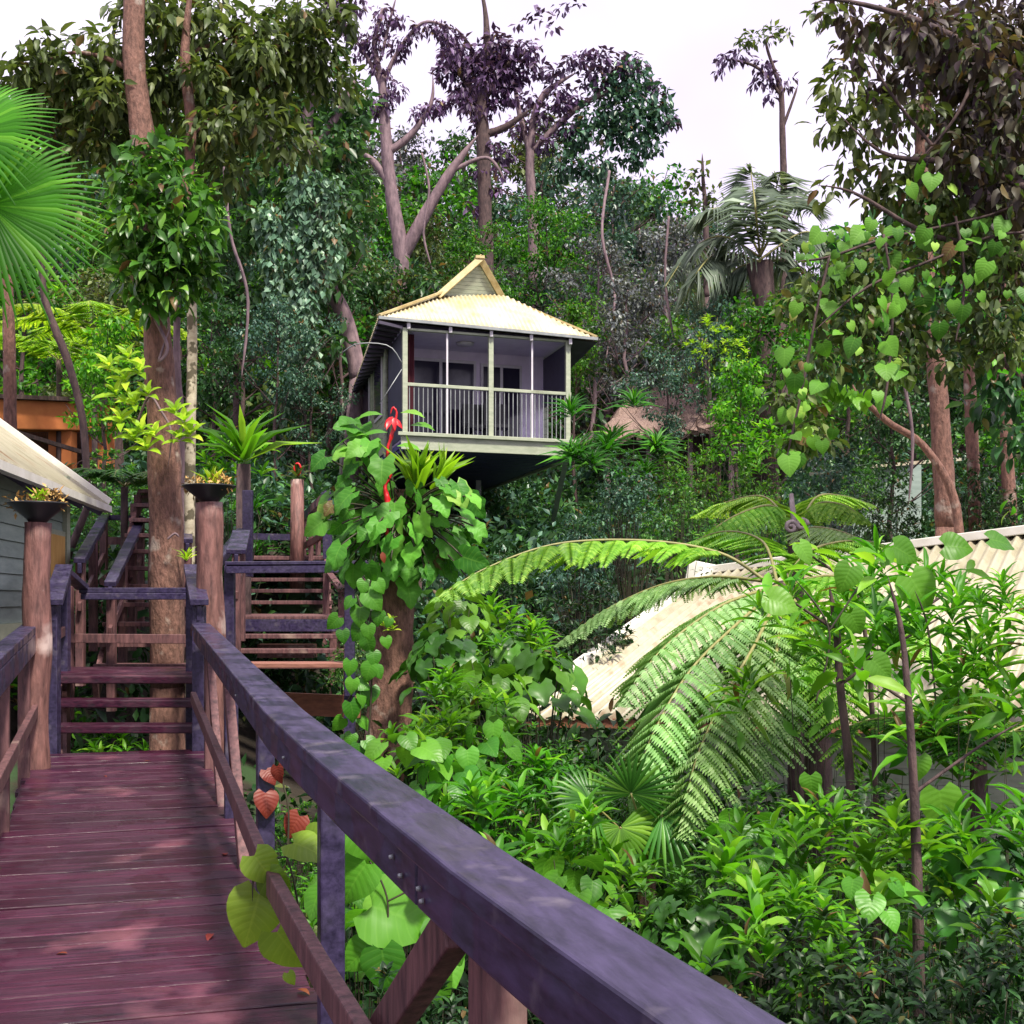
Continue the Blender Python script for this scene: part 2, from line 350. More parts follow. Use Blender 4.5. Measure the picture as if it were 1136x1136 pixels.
def whorls(g, O, Up, k, L, W, tm=T_M, spread=1.1, lift=.25):
    """k leaves radiating from each tip O about axis Up"""
    O = np.asarray(O).reshape(-1, 3); m = len(O); Up = unit(np.broadcast_to(Up, (m, 3)))
    ref = unit(np.cross(Up, A(.3, .2, .93)+rs.normal(size=(m, 3))*.2)); r2 = np.cross(Up, ref)
    for i in range(k):
        a = 2.399*i+rs.rand(m)*.5
        e = ref*np.cos(a)[:, None]+r2*np.sin(a)[:, None]
        f = i/max(1, k-1)
        D = unit(e*spread*(1-.45*f)+Up*(lift+.7*f))
        l = L*(1-.35*f)*(.8+.4*rs.rand(m))
        g.leaf(tm, O+Up*(.10*L*i/k*3), D, Up*1.0+e*(-.1), l, W*l/L)
def bez(p, n=24):
    p = [np.asarray(q, float) for q in p]; t = np.linspace(0, 1, n)[:, None]
    if len(p) == 3: return p[0]*(1-t)**2+2*p[1]*t*(1-t)+p[2]*t*t
    if len(p) == 4: return p[0]*(1-t)**3+3*p[1]*t*(1-t)**2+3*p[2]*t*t*(1-t)+p[3]*t**3
    return p[0]*(1-t)+p[1]*t
def spline(pts, n=30):
    pts = np.asarray(pts, float); m = len(pts)
    if m == 2: return pts[0]+(pts[1]-pts[0])*np.linspace(0, 1, n)[:, None]
    u = np.linspace(0, m-1, n); out = []
    for q in u:
        i = min(int(q), m-2); t = q-i
        p0 = pts[max(i-1, 0)]; p1 = pts[i]; p2 = pts[i+1]; p3 = pts[min(i+2, m-1)]
        out.append(.5*((2*p1)+(-p0+p2)*t+(2*p0-5*p1+4*p2-p3)*t*t+(-p0+3*p1-3*p2+p3)*t**3))
    return np.array(out)
def copy_tree(o, parent=None):
    c = o.copy(); COL.objects.link(c); c.parent = parent
    for ch in [k for k in o.children]: copy_tree(ch, c)
    return c

# ------------------------------------------------------------- ferns and palms
def fern_frond(parent, path, pinL, mat='fern', np_=24, droop=.5, r0=.012, pl=.055, fwd=.35, start=.12, dens=1., part='frond'):
    """twice-cut frond along path (points base to tip): leaf mesh, with its stalk as a piece of it"""
    path = spline(path, 40); T = unit(np.gradient(path, axis=0))
    g = G()
    for q in range(np_):
        t = start+(1-start)*(q+.5)/np_
        i = t*39; i0 = int(i); f = i-i0; i1 = min(i0+1, 39)
        p = path[i0]*(1-f)+path[i1]*f; tg = T[i0]
        S0 = unit(np.cross(tg, A(0, 0, 1)))
        ln = pinL*(math.sin(math.pi*min(1, (.16+.84*(q+.5)/np_))**.85))**.8*(.84+.28*rs.rand())*(.45 if rs.rand() < .04 else 1)
        ln = max(ln, pinL*.12)
        for sd in (-1, 1):
            d = unit(S0*sd+tg*fwd+A(0, 0, -droop*.5)+rs.normal(size=3)*.09)
            n = max(5, int(ln/(pl*.33)*dens)); u = (np.arange(n)+.6)/n
            C = p+d*(u*ln)[:, None]+A(0, 0, -1)*(droop*.35*ln*u**2)[:, None]
            dd = unit(d+A(0, 0, -1)*droop*.7*.5)
            nrm = unit(np.cross(np.cross(dd, A(0, 0, 1)), dd))
            side = unit(np.cross(dd, nrm))
            w = pl*(1-.75*u**1.6)
            for s2 in (-1, 1):
                g.leaf(T_S, C, unit(side*s2+dd*.45+A(0, 0, -.15)), nrm, w*(.85+.3*rs.rand(n)), ln/n*.95+.004)
            g.leaf(T_S, C[:1]*0+p, dd, nrm, ln*.98, .007)
    fo = g.build(part, mat, parent)
    k = G(); k.tube(path, np.linspace(r0, r0*.25, 40), 6, .05); k.build('stalk', 'stalk', fo)
    return fo
def frond_path(c, az, el, L, sag, n=7):
    """arching path from crown centre"""
    t = np.linspace(0, 1, n); h = L*t*math.cos(el); z = L*t*math.sin(el)-sag*L*t**2
    return np.stack([c[0]+h*math.cos(az), c[1]+h*math.sin(az), c[2]+z], 1)
def feather_frond(parent, path, leafL, mat='palm', n=46, droop=.6, w=.03, r0=.02, start=.12):
    path = spline(path, 40); T = unit(np.gradient(path, axis=0)); g = G()
    t = start+(1-start)*np.arange(n)/n; ii = (t*39).astype(int)
    Pp = path[ii]; tg = T[ii]; S0 = unit(np.cross(tg, A(0, 0, 1)))
    ln = leafL*np.sin(np.pi*np.clip(.2+.78*t, 0, 1))**.7
    for sd in (-1, 1):
        D = unit(S0*sd+tg*.55+A(0, 0, -droop)+rs.normal(size=(n, 3))*.08)
        g.leaf(T_L, Pp, D, A(0, 0, 1)+S0*sd*.4, ln, w)
    fo = g.build('frond', mat, parent)
    k = G(); k.tube(path, np.linspace(r0, r0*.3, 40), 6); k.build('stalk', 'stalk', fo)
    return fo
def fan_leaf(parent, c, axis, nrm, R, mat='palm', n=34, arc=5.2, droop=.25, w=None, split=.45, rise=.12):
    """pleated fan: segments joined near the hub, free at their tips"""
    axis = unit(axis); nrm = unit(nrm-axis*np.dot(nrm, axis)); side = np.cross(axis, nrm)
    g = G()
    for i in range(n):
        a = (i/(n-1)-.5)*arc; d = axis*math.cos(a)+side*math.sin(a); s2 = -axis*math.sin(a)+side*math.cos(a)
        half = arc/n/2; R1 = R*(.86+.2*rs.rand())*(1-.12*abs(a)/arc*2)
        rr = [.03*R, split*R, .72*R, R1]; ww = [.03*R*half, split*R*half*1.02, split*R*half*.75, .002]
        if w: ww = [.004, w, w*.8, .001]
        V = []
        for j, (r, q) in enumerate(zip(rr, ww)):
            dz = nrm*(rise*R*(r/R)-droop*R*(r/R)**2.6*.9)+A(0, 0, -1)*droop*.6*R*(r/R)**3
            p = c+d*r+dz
            V += [p-s2*q-nrm*.25*q, p+nrm*.45*q, p+s2*q-nrm*.25*q]
        fs = []
        for j in range(3):
            b = j*3; fs += [(b, b+1, b+4, b+3), (b+1, b+2, b+5, b+4)]
        g.faces(V, fs, True)
    return g.build('leaf', mat, parent)
# ============================================================= SETTING
def build_ground():
    xs = np.concatenate([np.linspace(-300, -30, 12), np.linspace(-28, 28, 113), np.linspace(30, 300, 12)])
    ys = np.concatenate([np.linspace(-60, -4, 8), np.linspace(-3, 40, 110), np.linspace(42, 160, 50), np.linspace(180, 400, 6)])
    X, Y = np.meshgrid(xs, ys); Z = ground_z(X, Y)+.03*np.sin(X*5.1)*np.cos(Y*4.3)
    V = np.stack([X, Y, Z], -1).reshape(-1, 3); nx = len(xs)
    fs = [(j*nx+i, j*nx+i+1, (j+1)*nx+i+1, (j+1)*nx+i) for j in range(len(ys)-1) for i in range(nx-1)]
    g = G(); g.faces(V, fs, True)
    tag(g.build('ground', 'ground'), kind='structure')
build_ground()

# ============================================================= BOARDWALK
UD = unit(A(-.305, 1, .0361*1.0)); RD = unit(np.cross(UD, A(0, 0, 1)))   # along the walk, to its right
def rampz(Y): return .0361*Y
def edge_r(Y): return -.594+(4.13-Y)*.305
def edge_l(Y): return edge_r(Y)-1.19
def DK(Y, lat=0., z=0.):
    """point beside the right deck edge: lat to the right, z above the boards"""
    return A(edge_r(Y), Y, rampz(Y)+z)+RD*lat
walk = thing('boardwalk', DK(4, -.58, -.2), 'wet reddish brown plank boardwalk leading to the wooden steps', 'boardwalk')
g = G(); s_ = 0.; y = -1.6
while y < 9.93:
    w = .128+.02*rs.rand(); yc = y+w*.957/2
    a = DK(yc, -1.20-.02*rs.rand()*2, -.02+.003*rs.randn()); b = DK(yc, .03*rs.rand(), -.02+.003*rs.randn())
    b = b-RD*0+UD*.006*rs.randn()
    g.beam(a, b, w, .036, up=np.cross(RD, UD)); y += (w+.008)*.957
g.build('deck_boards', 'deck', walk, bevel=.005)
for lat in (-1.08, -.58, -.10):
    g = G(); g.beam(DK(-1.6, lat, -.125), DK(9.9, lat, -.125), .06, .16); g.build('bearer', 'wood', walk)
for Y in (.6, 4., 7.4, 9.8):
    for lat in (-1.02, -.14):
        p = DK(Y, lat, -.2); g = G(); z0 = float(ground_z(p[0], p[1]))-.2
        g.tube([p, A(p[0], p[1], z0)], .075, 10, .04); g.build('pile', 'barkd', walk)

# small dry leaves lying on the boards: each a thing of its own
for i, (px, py, s2, lb) in enumerate([
    (250, 950, .075, 'curled orange leaf lying near the right edge of the boardwalk'),
    (160, 846, .05, 'small pale leaf on the far end of the boardwalk'),
    (235, 1038, .07, 'pale curled leaf on the boardwalk below the heart-leaved vine'),
    (115, 862, .04, 'tiny dry leaf on the left side of the far boards'),
    (330, 1100, .06, 'brown leaf near the right edge of the closest boards'),
    (75, 1060, .05, 'small brown leaf on the near left boards')]):
    Y = 1.5/((py-HOR)/F+.0361); p = P(px, py, Y); p[2] = rampz(Y)+.008
    g = G(); g.leaf(T_M, [p], rdir(1)*A(1, 1, .05), A(0, 0, 1), s2, s2*.45)
    tag(g.build('fallen_leaf', 'orange', origin=p), lb, 'leaf', 'dry leaves fallen on the boardwalk')

# right hand rail
rr = thing('boardwalk_railing', DK(4, .05, 0), 'long dark wet handrail with bolts along the right side of the boardwalk', 'railing')
railY = [9.75, 8.2, 6.6, 5.4, 4.17, 2.92]
def rail_pt(Y, z, lat=0.):
    off = np.interp(Y, [.3, 1.46, 2.18, 2.92, 4.17, 9.8], [.15, .02, -.035, -.065, -.10, -.03])
    return DK(Y, off+lat, z)
def rail_run(ys, z, w, h, name, mat, lat=0., bev=.006):
    g = G()
    pts = [rail_pt(Y, z, lat) for Y in ys]
    # one swept bar with shared joints
    V = []; fs = []
    for i, p in enumerate(pts):
        t = unit(pts[min(i+1, len(pts)-1)]-pts[max(i-1, 0)]); x = unit(np.cross(t, A(0, 0, 1))); u = np.cross(x, t)
        for sx, sz in ((-1,-1),(1,-1),(1,1),(-1,1)): V.append(p+x*sx*w/2+u*sz*h/2)
    for i in range(len(pts)-1):
        b = i*4
        fs += [(b, b+4, b+5, b+1), (b+1, b+5, b+6, b+2), (b+2, b+6, b+7, b+3), (b+3, b+7, b+4, b)]
    fs += [(0, 1, 2, 3), (4*len(pts)-1, 4*len(pts)-2, 4*len(pts)-3, 4*len(pts)-4)]
    g.faces(V, fs); return g.build(name, mat, rr, bevel=bev)
CapY1 = [9.72, 8.6, 7.4, 6.2, 5.2, 4.4, 3.7, 3.1, 2.46]; CapY2 = [2.452, 2.1, 1.8, 1.4, 1.0, .4, -.8]
rail_run([9.72, 8.6, 7.4, 6.2, 5.2, 4.4, 3.7, 3.1, 2.6, 2.2, 1.8, 1.4, 1.0, .4, -.8], .947, .135, .045, 'cap_rail', 'rail')
rail_run(CapY1, .880, .04, .088, 'face_board', 'rail', lat=-.034)
rail_run(CapY2, .880, .04, .088, 'face_board', 'rail', lat=-.034)
rail_run([9.7, 8, 6.5, 5.4, 4.4, 3.4, 2.6, 2.0, 1.2, .2], .42, .04, .085, 'mid_rail', 'wood', lat=-.055)
for Y in (9.07, 7.37, 5.66, 3.96, 2.28, .6):
    lt = float(np.interp(Y, [2, 4, 9], [.045, .085, .03])); g = G(); a = rail_pt(Y, .915, lt); b = rail_pt(Y, -.55, lt)
    g.beam(a, A(a[0], a[1], b[2]), .075, .075, up=UD)
    if Y == 2.28:
        a2 = rail_pt(Y+.085, .915, lt+.01); g.beam(a2, A(a2[0], a2[1], b[2]), .07, .07, up=UD)
    g.build('post', 'rail' if Y > 3 and Y < 8 else 'wood', rr, bevel=.006)
for (y0, y1) in ((2.45, 3.75), (7.25, 6.0), (8.9, 7.6)):
    g = G(); g.beam(rail_pt(y0, .80, .02), rail_pt(y1, -.15, .02), .05, .09); g.build('brace', 'wood', rr, bevel=.005)
for Y, dz in ((2.62, .892), (2.55, .872), (2.42, .88), (2.40, .862), (3.96, .88), (5.66, .88)):
    p = rail_pt(Y, dz, -.056); g = G(); g.tube([p, p-RD*.008], [.006, .004], 10); g.build('bolt', 'metal', rr)

lr = thing('boardwalk_railing', DK(7, -1.25, 0), 'dark wooden railing on the left side of the boardwalk beside the green cabin', 'railing')
def lpt(Y, z, lat=0): return DK(Y, -1.22+lat, z)
for nm, z, w, h, lat, mt in (('cap_rail', .955, .11, .05, 0, 'rail'), ('face_board', .862, .04, .13, .035, 'rail'), ('mid_rail', .40, .04, .085, .05, 'wood')):
    g = G(); g.beam(lpt(9.6, z, lat), lpt(-1, z, lat), w, h); g.build(nm, mt, lr, bevel=.006)
for Y in (8.95, 7.3, 5.6, 3.9, 2.2, .5):
    g = G(); a = lpt(Y, .925); g.beam(a, A(a[0], a[1], a[2]-1.5), .075, .075, up=UD); g.build('post', 'wood', lr, bevel=.006)

# steps up to the landing
LZ = .49+rampz(10.9)
def W(px, Y, z): return A((px-568)/F*Y, Y, z)
st = thing('wooden_steps', DK(10.1, -.58, 0), 'three short open steps at the end of the boardwalk', 'steps')
for i, (Y, z) in enumerate(((10.07, .17), (10.38, .33), (10.68, .49))):
    z += rampz(Y)
    g = G(); g.beam(W(62+1*i, Y, z-.03), W(226-2*i, Y, z-.03), .27, .06); g.build('tread', 'deck', st, bevel=.008)
for px in (66, 220):
    g = G(); g.beam(W(px, 9.95, rampz(9.95)-.16), W(px, 10.95, LZ-.16), .045, .20); g.build('stringer', 'wood', st, bevel=.004)
land = thing('wooden_landing', W(140, 11.4, LZ), 'wooden landing above the three steps with posts under it', 'landing')
g = G(); Y = 10.9
while Y < 11.9:
    g.beam(W(66, Y, LZ-.022), W(232, Y, LZ-.022), .13, .04); Y += .138
g.build('deck_boards', 'deck', land, bevel=.004)
for px in (70, 228):
    for Y in (10.95, 11.85):
        p = W(px, Y, LZ-.05); g = G(); g.beam(p, A(p[0], p[1], float(ground_z(p[0], p[1]))-.2), .09, .09, up=(0, 1, 0)); g.build('post', 'wood', land)
lrail = thing('landing_railing', W(140, 11.95, LZ), 'dark blue-grey railing crossing behind the three steps in front of the tree trunk', 'railing')
g = G(); g.beam(P(90, 655, 12.), P(219, 655, 12.), .13, .05); g.beam(P(90, 655, 11.94)-A(0, 0, .055), P(219, 655, 11.94)-A(0, 0, .055), .035, .06); g.build('top_rail', 'rail', lrail, bevel=.006)
g = G(); g.beam(P(70, 633, 11.2), P(92, 652, 11.97), .11, .05); g.build('top_rail', 'rail', lrail, bevel=.006)
g = G(); g.beam(P(72, 708, 11.98), P(216, 709, 11.98), .04, .085); g.build('mid_rail', 'wood', lrail, bevel=.005)
for px in (76, 214):
    a = P(px, 650, 12.03); g = G(); g.beam(a, A(a[0], a[1], LZ-.5), .085, .085, up=(0, 1, 0)); g.build('post', 'wood', lrail, bevel=.006)
# sloping hand rails beside the three steps
for k, (x0, x1, lb) in enumerate(((59, 71, 'short sloping hand rail on a post at the left of the three steps'),
                                 (221, 213, 'short sloping hand rail on a post at the right of the three steps'))):
    t = thing('step_handrail', W(x0, 10.0, rampz(10)), lb, 'handrail', 'hand rails beside the three steps')
    g = G(); g.beam(P(x0, 668, 9.75), P(x1, 629, 11.3), .14, .05); g.beam(P(x0, 668, 9.80)-A(0, 0, .085), P(x1, 629, 11.25)-A(0, 0, .085), .04, .12); g.build('cap_rail', 'rail', t, bevel=.006)
    for (xx, yy, Y) in ((x0, 672, 9.86), (x1, 634, 11.2)):
        a = P(xx, yy, Y); g = G(); g.beam(a, A(a[0], a[1], rampz(9.8)-.3), .09, .09, up=(0, 1, 0)); g.build('post', 'rail', t, bevel=.006)
    g = G(); g.beam(P(x0+(8 if k else -8), 712, 9.7), P(x1, 700, 11.2), .03, .08); g.build('mid_rail', 'wood', t, bevel=.004)

# gate logs with bowls
for k, (px, pt, Y, r, lb, lb2, lb3) in enumerate((
        (232, 558, 10.25, .105, 'thick peeling log post carrying a black bowl right of the three steps', 'black cone-shaped bowl on the right log post', 'yellow-green bromeliad growing in the bowl on the right log post'),
        (42, 580, 9.0, .092, 'peeling log post at the left of the boardwalk in front of the green cabin', 'black cone-shaped bowl on the left log post', 'small yellow bromeliad with brown leaves in the bowl on the left log post'))):
    top = P(px, pt, Y); bx = top[0]+(.05 if k == 0 else -.03); gz = float(ground_z(bx, Y))-.2
    zz = np.linspace(gz, top[2], 26); g = G()
    xx = np.interp(zz, [gz, top[2]], [bx, top[0]])
    g.tube(np.stack([xx+.006*np.sin(zz*7), np.full(26, Y)+.006*np.cos(zz*5), zz], 1), r*(1+.05*np.sin(zz*6)), 18, .045)
    o = g.build('timber_post', 'log', origin=A(bx, Y, gz)); tag(o, lb, 'post', 'log posts at the boardwalk end')
    R = 30*Y/F if k == 0 else 33*Y/F; h = .135
    g = G(); g.lathe([(.001, 0), (R*.28, .0), (R*.42, h*.25), (R*.96, h*.93), (R, h), (R*.97, h*1.03), (R*.9, h*.93), (.001, h*.6)], top+A(0, 0, .0), 36)
    tag(g.build('bowl', 'bowl', origin=top), lb2, 'bowl', 'black bowls on the log posts')
    c = top+A(.0, 0, h*.85)
    t = thing('bromeliad', c, lb3, 'plant', 'plants in the bowls')
    g = G(); whorls(g, [c+A(.02, 0, 0)], A(0, 0, 1), 9 if k == 0 else 8, .22 if k == 0 else .17, .055, T_L, spread=.55, lift=.6); g.build('leaves', 'lime', t)
    g = G(); cloud(g, [c+A(-R*.6, 0, .03), c+A(R*.55, -.02, .04), c+A(R*.35, .03, .08), c+A(-.05, 0, .0)], [.09, .10, .09, .12], 60, .045, .018, T_S, droop=-.1, flat=.7)
    g.build('dry_leaves', solid_mat('tan_small_leaves', (.30, .16, .04), (.55, .36, .12), 9, rough=.7, bump=0), t)

# ============================================================= LEFT STAIRCASE
ls = thing('staircase', W(140, 12.2, .5), 'steep wooden staircase climbing behind the trunk of the vine-covered tree', 'staircase')
n = 11
for i in range(n):
    f = i/(n-1); Y = 12.5+3.3*f; z = (.62+.24)+(1.95)*f
    xl = 108+48*f; xr = 212-6*f
    g = G(); g.beam(W(xl, Y, z), W(xr, Y, z), .26, .045); g.build('tread', 'wood', ls, bevel=.004)
for xl, xl2 in ((106, 155), (214, 207)):
    g = G(); g.beam(W(xl, 12.35, .62), W(xl2, 15.9, 2.72), .05, .22); g.build('stringer', 'wood', ls)
def stair_rail(name, lb, a, b, drop, npost, zb, grp=None, mid=True, w=.11, mat='rail'):
    a = np.asarray(a); b = np.asarray(b)
    t = thing(name, (a[0], a[1], a[2]-drop), lb, 'handrail', grp)
    g = G(); g.beam(a, b, w, .05); g.beam(a-A(0, 0, .075), b-A(0, 0, .075), .04, .10); g.build('cap_rail', mat, t, bevel=.006)
    if mid:
        g = G(); g.beam(a-A(0, 0, drop*.5), b-A(0, 0, drop*.5), .035, .08); g.build('mid_rail', 'wood', t, bevel=.004)
    for i in range(npost):
        q = a+(b-a)*(.04+.92*i/max(1, npost-1)); g = G(); g.beam(q-A(0, 0, .03), A(q[0], q[1], q[2]-drop-.35), .08, .08, up=(0, 1, 0)); g.build('post', 'wood', t, bevel=.004)
    return t
stair_rail('stair_handrail', 'dark sloping handrail along the left side of the staircase behind the big trunk', P(122, 648, 12.3), P(157, 576, 15.6), .9, 4, 0)
stair_rail('stair_handrail', 'left of the two sloping blue-grey rails beside the green cabin eave', P(88, 622, 12.6), P(116, 573, 15.6), .9, 3, 0)
stair_rail('stair_handrail', 'short dark handrail between the big trunk and the spotted pale trunk', P(208, 600, 13.4), P(203, 566, 16.), .9, 3, 0)
t = thing('cross_rail', P(135, 574, 15.7), 'short level rail joining the tops of the two sloping rails by the cabin', 'rail')
g = G(); g.beam(P(114, 574, 15.66), P(158, 575, 15.66), .1, .06); g.build('cap_rail', 'rail', t, bevel=.005)
g = G(); g.beam(P(114, 600, 15.7), P(158, 600, 15.7), .04, .09); g.build('mid_rail', 'wood', t)
g = G(); Y = 15.9
up = thing('upper_walkway', W(190, 16.5, 2.75), 'upper wooden walkway at the head of the left staircase', 'walkway')
for k in range(6): g.beam(W(150, 15.9+.14*k, 2.76), W(222, 15.9+.14*k, 2.76), .13, .04)
g.build('deck_boards', 'wood', up)
for k, (x, dy) in enumerate(((150, 560), (222, 560), (186, 560))):
    p = W(x, 16.3, 2.7); g = G(); g.beam(p, A(p[0], p[1], float(ground_z(p[0], p[1]))-.2), .1, .1, up=(0, 1, 0)); g.build('post', 'wood', up)
g = G(); g.beam(P(150, 560, 16.8), P(222, 556, 16.8), .1, .06); g.build('top_rail', 'rail', up)

# ============================================================= RIGHT STAIRCASE
rst = thing('staircase', W(322, 15.4, .7), 'open wooden staircase in two flights right of the log post', 'staircase')
def ZZ(z, Y): return z+rampz(Y)
for i, (Y, z, x0, x1) in enumerate(((15.5, .176, 256, 388), (15.78, .336, 258, 384), (16.06, .496, 258, 380),
                                   (19.0, .80, 270, 368), (19.28, .96, 270, 367), (19.56, 1.12, 271, 366), (19.84, 1.28, 272, 365), (20.12, 1.44, 273, 362))):
    g = G(); g.beam(W(x0, Y, ZZ(z, Y)-.03), W(x1, Y, ZZ(z, Y)-.03), .26, .055); g.build('tread', 'wood', rst, bevel=.006)
g = G(); Y = 16.35; f0 = 0
while Y < 18.9:
    f = (Y-16.35)/2.6; z = ZZ(.64, 17.5)
    g.beam(W(254+14*f, Y, z), W(390-20*f, Y, z), .13, .04); Y += .138
pf = g.build('platform_boards', 'wood', rst, bevel=.004)
g = G(); g.beam(P(254, 694, 16.2), P(391, 694, 16.2), .05, .15); g.build('platform_beam', 'rail', rst, bevel=.006)
for (x0, Ya, x1, Yb, za, zb) in ((262, 15.4, 262, 16.3, .05, .5), (384, 15.4, 384, 16.3, .05, .5), (272, 18.9, 274, 20.3, .6, 1.3), (366, 18.9, 363, 20.3, .6, 1.3)):
    g = G(); g.beam(W(x0, Ya, ZZ(za, Ya)), W(x1, Yb, ZZ(zb, Yb)), .05, .2); g.build('stringer', 'wood', rst)
for (x, Y) in ((258, 16.4), (386, 16.4), (268, 18.8), (370, 18.8), (274, 20.4), (362, 20.4)):
    p = W(x, Y, ZZ(.6 if Y < 19 else 1.3, Y)); g = G(); g.beam(p, A(p[0], p[1], float(ground_z(p[0], p[1]))-.4), .1, .1, up=(0, 1, 0)); g.build('post', 'wood', rst)
g = G()
for k in range(8): g.beam(W(262-2*k, 20.4+.14*k, ZZ(1.44, 20.2)), W(366, 20.4+.14*k, ZZ(1.44, 20.2)), .13, .04)
g.build('landing_boards', 'wood', rst)
for k, (xa, xb, lb) in enumerate(((262, 275, 'left'), (379, 362, 'right'))):
    t = thing('stair_handrail', W(xa, 16.4, .9), 'low brown hand rail on the %s side of the middle platform' % lb, 'handrail')
    g = G(); g.beam(P(xa, 655, 16.4), P(xb+(3 if k else -3), 636, 18.6), .09, .05); g.beam(P(xb+(3 if k else -3), 636, 18.6), P(xb, 615, 20.2), .09, .05); g.build('cap_rail', 'wood', t, bevel=.005)
    for (x, y, Y) in ((xa, 655, 16.5), (xb, 636, 18.6)):
        a = P(x, y, Y); g = G(); g.beam(a, A(a[0], a[1], a[2]-.9), .08, .08, up=(0, 1, 0)); g.build('post', 'wood', t, bevel=.004)
# near landing with railing across the stair
nl = thing('side_landing', W(322, 12.6, .6), 'narrow timber landing with a brown front board right of the log post', 'landing')
g = G(); z = P(0, 738, 12.6)[2]
for k in range(3): g.beam(W(252, 12.6+.14*k, z), W(391, 12.6+.14*k, z), .13, .045)
g.build('deck_boards', solid_mat('red_brown_edge_board', (.17,.065,.045), (.34,.15,.11), 6, (1, 4, 4), .6, .4), nl, bevel=.005)
for (x, Y) in ((256, 12.7), (388, 12.7)):
    p = W(x, Y, z); g = G(); g.beam(p, A(p[0], p[1], float(ground_z(p[0], p[1]))-.4), .1, .1, up=(0, 1, 0)); g.build('post', 'rail', nl)
g = G(); g.beam(P(280, 779, 13.), P(400, 784, 13.), .06, .22); tag(g.build('timber_beam', 'rust', origin=P(340, 782, 13)), 'rusty brown beam under the side landing beside the heart-leaved vine', 'beam')
g = G(); g.beam(P(288, 722, 16.4), P(350, 722, 16.4), .3, .17); tag(g.build('stone_step', 'log', origin=P(320, 722, 16.4)), 'reddish block seen between the open treads below the middle platform', 'block')
nr = thing('side_landing_railing', W(322, 12.55, .9), 'dark railing with top and middle rail crossing in front of the right staircase', 'railing')
g = G(); g.beam(P(251, 626, 12.5), P(408, 625, 12.5), .14, .05); g.beam(P(251, 631, 12.45), P(408, 630, 12.45), .04, .09); g.build('top_rail', 'rail', nr, bevel=.006)
for (x) in (255, 388):
    a = P(x, 628, 12.6); g = G(); g.beam(a, A(a[0], a[1], z-.3), .095, .095, up=(0, 1, 0)); g.build('post', 'rail', nr, bevel=.006)
g = G(); g.beam(P(392, 640, 12.6), P(430, 668, 12.7), .06, .10); g.build('brace', 'wood', nr, bevel=.005)
g = G(); g.beam(P(405, 640, 13.1), P(468, 641, 13.1), .05, .28); tag(g.build('timber_beam', 'barkd', origin=P(430, 640, 13.1)), 'dark heavy beam passing behind the epiphyte-covered stump', 'beam')
stair_rail('stair_handrail', 'pale-topped short sloping handrail above the right log post', P(262, 612, 13.4), P(268, 590, 15.0), .9, 2, 0, w=.2)
t = thing('rail_post', P(275, 560, 17), 'tall pale-faced post standing behind the bowl on the right log post', 'post')
g = G(); g.beam(P(275, 544, 17), P(275, 640, 17), .13, .09, up=(0, 1, 0)); g.build('board', 'rail', t, bevel=.006)
stair_rail('stair_handrail', 'dark handrail climbing to the left behind the bowl on the right log post', P(268, 588, 17.2), P(236, 628, 15.0), .4, 2, 0, mid=False)
t = thing('upper_stair_railing', P(345, 600, 20), 'curving railing of the upper flight beside the red-topped log', 'railing')
g = G(); pp = spline([P(363, 549, 18.6), P(350, 561, 19.6), P(338, 573, 20.6), P(322, 583, 21.6)], 8)
for i in range(7): g.beam(pp[i], pp[i+1], .07, .12)
g.build('top_rail', 'rail', t)
g = G(); pq = spline([P(360, 592, 18.8), P(345, 602, 19.8), P(322, 612, 21.6)], 6)
for i in range(5): g.beam(pq[i], pq[i+1], .05, .09)
g.build('mid_rail', 'wood', t)
g = G(); g.beam(P(362, 546, 18.5), P(364, 620, 18.5), .13, .09, up=(0, 1, 0)); g.build('post', 'rail', t, bevel=.006)
for (x, y, Y) in ((353, 560, 19.4), (345, 568, 20.), (337, 575, 20.7), (329, 581, 21.3)):
    a = P(x, y, Y); g = G(); g.beam(a, a-A(0, 0, .75), .07, .07, up=(0, 1, 0)); g.build('post', 'wood', t)
t = thing('cross_rail', P(300, 598, 20.6), 'dark level rail at the top of the right staircase', 'rail')
g = G(); g.beam(P(276, 595, 20.8), P(322, 596, 20.8), .05, .10); g.build('board', 'rail', t)
a = P(330, 532, 20.); g = G(); g.tube([a, A(a[0], a[1], 1.6)], [.10, .12], 12, .06)
tag(g.build('timber_post', 'log', origin=a), 'distant log post topped with a small plant and a red loop', 'post')
t = thing('epiphyte', a, 'small brown and green epiphyte with a red loop on top of the distant log', 'plant')
g = G(); whorls(g, [a+A(0, 0, .02)], A(0, 0, 1), 14, .35, .06, T_L, 1.0, .3); g.build('leaves', 'olive', t)
g = G(); an = np.linspace(0, 2*math.pi, 16); g.tube(np.stack([a[0]+.05*np.cos(an), np.full(16, a[1]), a[2]+.16+.09*np.sin(an)], 1), .016, 6); g.build('red_loop', 'red', t)

